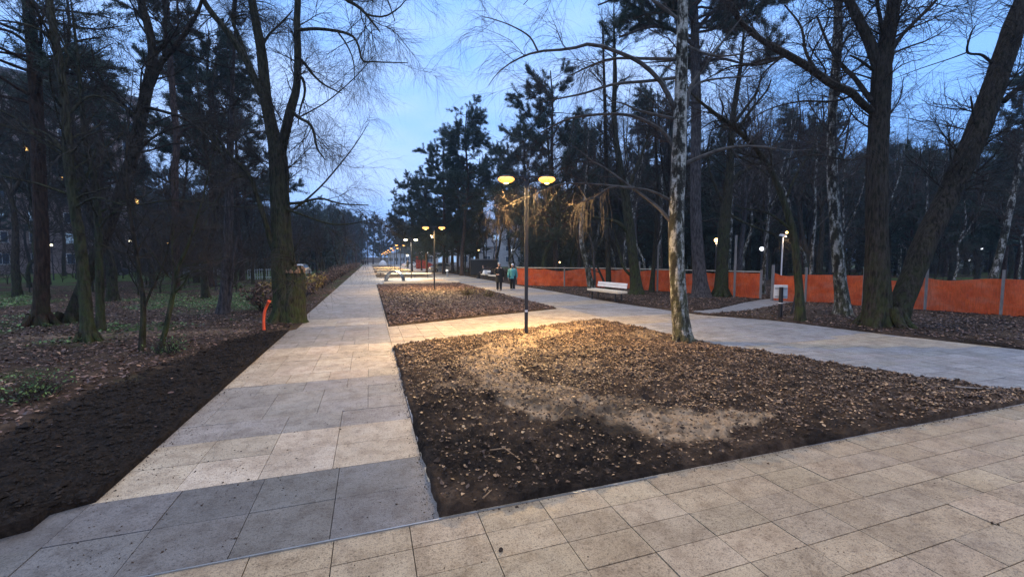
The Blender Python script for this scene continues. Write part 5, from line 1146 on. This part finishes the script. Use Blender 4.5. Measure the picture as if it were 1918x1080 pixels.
# ------------------------------------------------------------------ people
def skin_mesh(name, joints, edges, radii, m, parent, sub=2):
    me = bpy.data.meshes.new(name); me.from_pydata([tuple(j) for j in joints], edges, []); o = bpy.data.objects.new(name, me); COL.objects.link(o); o.parent = parent
    sk = o.modifiers.new('skin', 'SKIN'); me.skin_vertices[0] if me.skin_vertices else None
    for i, r in enumerate(radii):
        v = me.skin_vertices[0].data[i]; v.radius = r if isinstance(r, tuple) else (r, r); v.use_root = (i == 0)
    s = o.modifiers.new('sub', 'SUBSURF'); s.levels = sub; s.render_levels = sub; sk.use_smooth_shade = True
    me.materials.append(M[m]); return o
def person(loc, rz, lab, coat='coat_black', hat='hat_grey', H=1.62, pose='walk', shoe='shoe', long=True, sit=False, bag=False, grp=None, hatty=True):
    """faces local -Y"""
    root = empty('person', loc, rz, lab, 'person', grp); k = H / 1.65
    def V(x, y, z): return (x * k, y * k, z * k)
    J = []; E_ = []; R = []
    def add(p, r, par=None):
        J.append(V(*p)); R.append(tuple(a * k for a in r) if isinstance(r, tuple) else r * k); i = len(J) - 1
        if par is not None: E_.append((par, i))
        return i
    hz = .52 if sit else .88
    pel = add((0, 0, hz), (.15, .11)); ch = add((0, 0.0, hz + .30), (.15, .11), pel); sh = add((0, .01, hz + .47), (.12, .09), ch)
    nk = add((0, .0, hz + .56), .05, sh); hd0 = add((0, -.01, hz + .64), (.065, .075), nk); hd1 = add((0, -.01, hz + .71), (.075, .09), hd0); hd2 = add((0, 0, hz + .765), (.055, .065), hd1)
    for s in (-1, 1):
        st = .13 * s if pose == 'walk' and not sit else 0
        if sit: pts_ = [((.09 * s, -.05, hz - .02), .085), ((.10 * s, -.42, hz - .02), .062), ((.10 * s, -.46, .25), .05), ((.10 * s, -.46, .07), .038), ((.10 * s, -.60, .035), (.04, .032))]
        else: pts_ = [((.09 * s, -.01, hz - .08), .088), ((.095 * s, -.03 - st * .5, .47), .060), ((.09 * s, -st * .6 + .02, .28), .054), ((.09 * s, -st + .03, .09), .038), ((.095 * s, -st - .10, .035), (.042, .032))]
        p = pel
        for q, r in pts_: p = add(q, r, p)
        if sit: arm = [((.20 * s, 0, hz + .44), .058), ((.24 * s, -.06, hz + .18), .042), ((.14 * s, -.26, hz + .08), .030), ((.11 * s, -.31, hz + .08), .028)]
        elif bag and s < 0: arm = [((.20 * s, 0, hz + .44), .060), ((.27 * s, -.02, hz + .20), .045), ((.17 * s, -.22, hz + .10), .032), ((.12 * s, -.26, hz + .10), .03)]
        else: arm = [((.20 * s, 0, hz + .44), .060), ((.26 * s, .03 + st * .3, hz + .17), .044), ((.27 * s, -.02 + st * .7, hz - .06), .031), ((.27 * s, -.04 + st * .8, hz - .13), .030)]
        p = sh
        for q, r in arm: p = add(q, r, p)
        w = np.array(arm[-1][0]); prev = np.array(arm[-2][0]); dn = w - prev; dn /= np.linalg.norm(dn); sd = np.array((0, 1., 0)) if abs(dn[2]) > .6 else np.array((0, 0, 1.))
        palm = p
        for f in range(4):
            off = sd * (.018 * (f - 1.5)); ln = (.07, .08, .075, .06)[f]
            a = add(tuple(w + dn * .045 + off), .0095, palm); b2 = add(tuple(w + dn * (.045 + ln * .5) + off + np.array((-.006 * s, 0, 0))), .0085, a); add(tuple(w + dn * (.045 + ln) + off + np.array((-.02 * s, 0, 0))), .007, b2)
        a = add(tuple(w + dn * .01 - sd * .033), .0105, palm); add(tuple(w + dn * .05 - sd * .045), .008, a)
    skin_mesh('body', J, E_, R, 'skin', root, 1)
    # trousers over the legs
    g = Geo()
    for s in (-1, 1):
        st = .13 * s if pose == 'walk' and not sit else 0
        if sit: P_ = [(.09 * s, .02, hz), (.10 * s, -.25, hz - .01), (.10 * s, -.45, hz - .02), (.10 * s, -.48, .30), (.10 * s, -.47, .08)]; r_ = [.12, .10, .085, .08, .075]
        else: P_ = [(.085 * s, 0, hz + .02), (.09 * s, -.02 - st * .2, .66), (.095 * s, -.03 - st * .5, .47), (.09 * s, -st * .7 + .01, .25), (.09 * s, -st + .03, .07)]; r_ = [.125, .108, .088, .080, .078]
        a, b2 = stem([np.array(V(*q)) for q in P_], [r * k for r in r_], 14); g.tubes(a, b2, 14, cap=True)
    g.build('trousers', M['trouser'], root, smooth=True)
    for s in (-1, 1):
        st = .13 * s if pose == 'walk' and not sit else 0; yy = -.47 if sit else -st + .03
        g = Geo(); P_ = [(.09 * s, yy + .07, .05), (.09 * s, yy, .065), (.095 * s, yy - .10, .05), (.095 * s, yy - .19, .035)]; a, b2 = stem([np.array(V(*q)) for q in P_], [.035 * k, .05 * k, .046 * k, .03 * k], 8); g.tubes(a, b2, 10, cap=True); g.build('shoe', M[shoe], root, smooth=True)
    # coat: torso shell and sleeves
    hem = hz - (.36 if long and not sit else .14)
    prof = [(.235 if long else .205, hem), (.225, hem + .08), (.195, hz), (.175, hz + .12), (.185, hz + .26), (.19, hz + .36), (.165, hz + .45), (.10, hz + .505), (.065, hz + .55), (.062, hz + .575)]
    if not long: prof = [(.20, hem), (.205, hem + .08), (.19, hz + .02), (.18, hz + .12), (.19, hz + .26), (.195, hz + .36), (.17, hz + .45), (.10, hz + .505), (.068, hz + .55), (.062, hz + .57)]
    g = Geo(); g.lathe([(a * k, b2 * k) for a, b2 in prof], (0, 0, 0), 26, sx=1.05, sy=.78)
    v_ = g.v[-1]; v_ += .008 * np.sin(v_[:, 2:] * 70) * np.sign(v_) * (1, 1, 0)
    for s in (-1, 1):
        st = .13 * s if pose == 'walk' and not sit else 0
        if sit: A = [(.15 * s, 0, hz + .46), (.21 * s, -.01, hz + .38), (.245 * s, -.06, hz + .18), (.19 * s, -.17, hz + .11), (.14 * s, -.25, hz + .08)]
        elif bag and s < 0: A = [(.15 * s, 0, hz + .46), (.22 * s, -.01, hz + .38), (.275 * s, -.03, hz + .20), (.23 * s, -.14, hz + .13), (.18 * s, -.21, hz + .10)]
        else: A = [(.14 * s, 0, hz + .46), (.215 * s, 0, hz + .38), (.262 * s, .03 + st * .3, hz + .17), (.272 * s, 0 + st * .55, hz + .02), (.272 * s, -.02 + st * .7, hz - .07)]
        a, b2 = stem([np.array(V(*q)) for q in A], [.075 * k, .08 * k, .068 * k, .056 * k, .05 * k], 14); g.tubes(a, b2, 12, cap=True)
    g.build('coat', M[coat], root, smooth=True)
    g = Geo(); g.lathe([(.075 * k, (hz + .53) * k), (.085 * k, (hz + .56) * k), (.075 * k, (hz + .60) * k)], (0, 0, 0), 16, sy=.95); g.build('scarf', M['coat_black'], root, smooth=True)
    hc = (0, 0, (hz + .70) * k)
    if hatty:
        g = Geo(); g.lathe([(.088 * k, .0), (.094 * k, .015 * k), (.09 * k, .05 * k), (.07 * k, .085 * k), (.035 * k, .105 * k), (.001, .11 * k)], (hc[0], hc[1] + .008, hc[2] + .02 * k), 20, sy=1.12); g.build('hat', M[hat], root, smooth=True)
    g = Geo(); a = np.linspace(-1.3, 1.3, 8)
    hair = [(.082 * k, -.06 * k), (.09 * k, 0), (.088 * k, .04 * k), (.06 * k, .085 * k), (.001, .1 * k)]; g.lathe(hair, (0, .022 * k, hc[2]), 16, sy=.95); g.build('hair', M['hair'], root, smooth=True)
    # face
    g = Geo(); fy = -.093 * k
    for s in (-1, 1): 
        g = Geo(); g.lathe([(.001, -.008 * k), (.011 * k, 0), (.001, .008 * k)], (.03 * k * s, fy + .006, hc[2] - .005 * k), 8, sy=.6); g.build('eye', M['eye'], root, smooth=True)
        g = Geo(); g.lathe([(.001, -.03 * k), (.014 * k, 0), (.001, .03 * k)], (.083 * k * s, .0, hc[2] - .012 * k), 8, sy=1.4); g.build('ear', M['skin'], root, smooth=True)
    g = Geo(); g.tubes(np.array([(0, fy + .004, hc[2]), (0, fy - .014 * k, hc[2] - .03 * k), (0, fy + .004, hc[2] - .04 * k)]), np.array([.007, .013, .010]) * k, 8); g.build('nose', M['skin'], root, smooth=True)
    g = Geo(); g.box((0, fy + .008 * k, hc[2] - .062 * k), (.04 * k, .012 * k, .01 * k)); g.build('mouth', M['lip'], root)
    return root
def face_cam(p): return math.atan2(-p[0], p[1]) * -1 + 0.0
pa, pb = G(935, 543.5), G(960, 543)
def toward(p): return math.atan2(-(0 - p[0]), (0 - p[1])) - math.pi
person((pa[0], pa[1], 0), toward(pa) + 0.05, 'woman in a long black coat and pale knitted hat walking towards the camera', 'coat_black', 'hat_grey', 1.66, bag=True)
person((pb[0], pb[1], 0), toward(pb) - .05, 'woman in a teal quilted jacket and white hat walking beside the other', 'coat_teal', 'hat_white', 1.60, long=False, shoe='shoe_pale')
person((10.78, 41.0, 0), math.radians(-84), 'person in dark clothes sitting on the farther bench', 'coat_black', 'hat_grey', 1.68, sit=True, hatty=False)
g = Geo(); g.box((10.72, 40.1, .68), (.42, .55, .36), rz=.2, taper=.6); o = g.build('bag', M['white']); bevel(o, .06); setp(o, 'white bag standing on the farther bench beside the sitting person', 'bag')
for i, (px, d_) in enumerate([(681, 150), (686, 152), (690, 149)]):
    x, y = P2(px, d_); person((x, y, 0), toward((x, y)) + .4 * i, ['left of three dark figures standing at the far end of the walkway', 'middle of three dark figures at the far end of the walkway', 'right of three dark figures at the far end of the walkway'][i], 'coat_black', 'hat_grey', 1.75, pose='walk' if i else 'stand', hatty=False, grp='people at the far end of the walkway')
x, y = P2(764.5, 93); person((x, y, 0), toward((x, y)), 'lone person in black walking far down the right-hand walk', 'coat_black', 'hat_grey', 1.75)

# ------------------------------------------------------------------ cars
def car(loc, rz, paint, lab, grp='parked cars'):
    root = empty('parked_car', loc, rz, lab, 'car', grp)
    prof = [(-2.1, .35), (-2.12, .62), (-2.0, .80), (-1.7, .90), (-1.35, 1.20), (-.9, 1.40), (.3, 1.44), (.75, 1.32), (1.2, .98), (1.9, .88), (2.12, .70), (2.15, .40), (2.05, .25), (-2.0, .25)]
    n_ = len(prof); g = Geo(); V = []
    for s, w in ((-1, .84), (-.9, .9), (.9, .9), (1, .84)):
        for (x, z) in prof:
            yy = (.86 if abs(s) < .95 else .80) * (1 if s > 0 else -1)
            if z > .95: yy *= 1 - (z - .95) * .38
            V.append((x * (1 if abs(s) < .95 else .99), yy, z if abs(s) < .95 else .3 + (z - .3) * .97))
    V = np.array(V); order = [0, 1, 2, 3]
    q = []
    for r_ in range(3):
        for i in range(n_): j = (i + 1) % n_; q.append((r_ * n_ + i, r_ * n_ + j, (r_ + 1) * n_ + j, (r_ + 1) * n_ + i))
    tt = [(0, i, i + 1) for i in range(1, n_ - 1)] + [(3 * n_, 3 * n_ + i + 1, 3 * n_ + i) for i in range(1, n_ - 1)]
    g.add(V, q, tt); g.build('body', M[paint], root)
    g = Geo()
    for s in (-1, 1):
        for x0, x1, x2, x3 in ((-1.15, -.88, -.12, -.12), (-.04, -.04, .35, .98)):
            v_ = []
            for x, z in ((x0, .98), (x1, 1.32), (x2, 1.36), (x3, .98)): v_.append((x, s * ((.86) * (1 - (z - .95) * .38) + .006), z))
            g.add(v_, [(0, 1, 2, 3)])
    g.add([(1.16, -.72, 1.02), (1.16, .72, 1.02), (.80, .66, 1.32), (.80, -.66, 1.32)], [(0, 1, 2, 3)]); g.add([(-1.66, -.7, .94), (-1.66, .7, .94), (-1.37, .66, 1.22), (-1.37, -.66, 1.22)], [(0, 1, 2, 3)])
    g.build('windows', M['glass'], root)
    for sx in (-1.3, 1.32):
        for s in (-1, 1):
            a = np.linspace(0, 1, 2); g = Geo(); g.tubes(np.array([(sx, s * .70, .31), (sx, s * .88, .31)]), np.array([.31, .31]), 20, cap=True); wh = g.build('wheel', M['tyre'], root)
            g = Geo(); g.tubes(np.array([(sx, s * .87, .31), (sx, s * .892, .31)]), np.array([.19, .17]), 12, cap=True); g.build('rim', M['steel_pale'], wh)
    for s in (-1, 1):
        g = Geo(); g.box((2.12, s * .62, .68), (.08, .32, .14)); g.build('headlight', M['headlight'], root); g = Geo(); g.box((-2.09, s * .66, .74), (.08, .24, .16)); g.build('tail_light', M['taillight'], root)
    return root
for px, d_, rz, pt, lb in ((381, 50, .5, 'car_silver', 'silver car parked beyond the left woodland, left of the massive tree'), (345, 54, .4, 'car_dark', 'dark car parked left of the silver one beyond the left woodland'), (562, 52, 1.45, 'car_silver', 'pale van-like car parked just right of the massive tree trunk'), (203, 50, .3, 'car_dark', 'dark car parked far left below the brick building'), (770, 112, .2, 'car_white', 'white car standing at the far right end of the walk'), (830, 66, .1, 'car_silver', 'silver car passing behind the pine clump')):
    x, y = P2(px, d_); car((x, y, -.07), rz, pt, lb)
# lawn and street beyond the left trees
g = Geo(); g.box((-22, 75, -.05), (30, 50, .04)); setp(g.build('lawn', M['lawn']), kind='structure')
g = Geo(); g.box((-34, 46, -.05), (44, 7, .05), rz=-.05); setp(g.build('road', M['asphalt']), kind='structure')
# pale blue railings
x, y = P2(492, 40); root = empty('railing', (x, y, 0), .25, 'pale blue upright railing glimpsed left of the massive tree', 'railing')
g = Geo(); g.box((0, 0, .95), (2.4, .05, .05)); g.box((0, 0, .25), (2.4, .05, .05)); g.build('rail', M['car_silver'], root)
g = Geo()
for i in range(13): g.box((-1.15 + i * .19, 0.0, .5), (.05, .04, 1.1))
g.build('bars', M['car_silver'], root)

# ------------------------------------------------------------------ buildings
def building(name, loc, rz, size, m, lab, nx, nz, sto, win=(1.5, 1.4), z0=1.2, lit=(), cool=(), green=(), side=0, balc=()):
    """facade on local -Y"""
    L_, D_, H_ = size; root = empty(name, loc, rz, lab, 'building')
    g = Geo(); g.box((0, D_ / 2, H_ / 2 - .3), (L_, D_, H_)); g.build('wall', M[m], root)
    g = Geo(); g.box((0, D_ / 2, H_ - .15), (L_ + .5, D_ + .5, .35)); g.build('roof', M['roof'], root)
    def wnd(c, rz_, key):
        g = Geo(); w, h = win; 
        nrm = np.array((math.sin(rz_), -math.cos(rz_))); ux = np.array((math.cos(rz_), math.sin(rz_)))
        def bx(dx, dz, sx, sz, off, th, gg): p_ = np.array(c[:2]) + ux * dx + nrm * off; gg.box((p_[0], p_[1], c[2] + dz), (sx, th, sz), rz=rz_)
        bx(-w / 2, 0, .09, h, .03, .1, g); bx(w / 2, 0, .09, h, .03, .1, g); bx(0, h / 2 + .045, w + .09, .09, .03, .1, g); bx(0, -h / 2 - .045, w + .25, .09, .06, .18, g); bx(.1, 0, .06, h, .02, .06, g)
        f = g.build('window', M['white'], root); g = Geo(); bx(0, 0, w - .1, h - .02, .005, .02, g)
        g.build('pane', M['glass_lit' if key in lit else 'glass_cool' if key in cool else 'glass_green' if key in green else 'glass'], f)
    for i in range(nx):
        for k in range(nz): wnd((-L_ / 2 + L_ / nx * (i + .5), 0, z0 + sto * k + .9), 0, (i, k))
    for (i, k) in balc:
        cx_ = -L_ / 2 + L_ / nx * (i + .5); zz = z0 + sto * k
        g = Geo(); g.box((cx_, -.55, zz - .1), (L_ / nx * .8, 1.1, .16)); g.box((cx_, -1.07, zz + .45), (L_ / nx * .8, .07, .95)); g.build('balcony', M['render_pale'], root)
    for i in range(side):
        for k in range(nz): wnd((L_ / 2, D_ / side * (i + .5), z0 + sto * k + .9), math.pi / 2, (100 + i, k))
    return root
x, y = P2(95, 60)
building('brick_building', (x - 1, y, -.1), math.radians(32), (24, 12, 27.5), 'brick', 'tall brick apartment block with a few lit windows behind the left woodland', 7, 9, 2.95, lit=((1, 6), (0, 5), (2, 6), (5, 6), (4, 4), (3, 5), (6, 3), (101, 5), (100, 3)), cool=((2, 2), (3, 2), (4, 1), (5, 2), (3, 3)), green=((4, 5),), side=2, balc=[(1, k) for k in range(1, 9)] + [(5, k) for k in range(1, 9)])
x, y = P2(930, 118); building('pale_building', (x, y, -.1), math.radians(-14), (30, 12, 13), 'render_pale', 'pale building showing through the bare trees above the benches', 9, 4, 3.0, cool=((3, 1), (4, 2)))
x, y = P2(860, 98); building('pale_building', (x, y, -.1), math.radians(-5), (16, 8, 5), 'render_pale', 'low pale building behind the trunks of the pine clump', 6, 1, 3.0, cool=((1, 0), (2, 0), (4, 0)))
x, y = P2(749, 178); building('kiosk', (x, y, -.1), math.radians(-5), (9, 6, 4.8), 'dome', 'small white building closing the far end of the beds', 4, 1, 3.0)
x, y = P2(690, 240); g = Geo(); g.box((x - 4, y, 1.4), (34, .5, 3.0)); root = empty('end_wall', (0, 0, 0), 0, 'long low brown wall with a pale coping across the far end of the walkway', 'wall'); g.build('wall_face', M['concrete'], root)
g = Geo(); g.box((x - 4, y, 3.0), (34.6, .8, .35)); g.build('coping', M['render_pale'], root)
x, y = P2(905, 52); g = Geo(); root = empty('dark_shed', (x, y, 0), math.radians(-10), 'small dark box-like shed behind the farther bench', 'shed'); g.box((0, 0, .9), (3.2, 2, 1.9)); g.build('wall', M['black'], root); g = Geo(); g.box((0, 0, 1.92), (3.5, 2.3, .12)); g.build('roof', M['roof'], root)

# ------------------------------------------------------------------ damp evening air
hz = bpy.data.materials.new('haze_air'); hz.use_nodes = True; N_ = hz.node_tree.nodes; N_.remove(N_['Principled BSDF'])
pv = N_.new('ShaderNodeVolumePrincipled'); pv.inputs['Density'].default_value = HAZE; pv.inputs['Color'].default_value = (.48, .68, .95, 1); pv.inputs['Anisotropy'].default_value = .3
hz.node_tree.links.new(pv.outputs[0], N_['Material Output'].inputs['Volume'])
g = Geo(); g.box((50, 250, 19.5), (1960, 2560, 61)); o = g.build('haze', hz); setp(o, 'thin blue evening haze filling the park', 'haze', None, 'stuff')
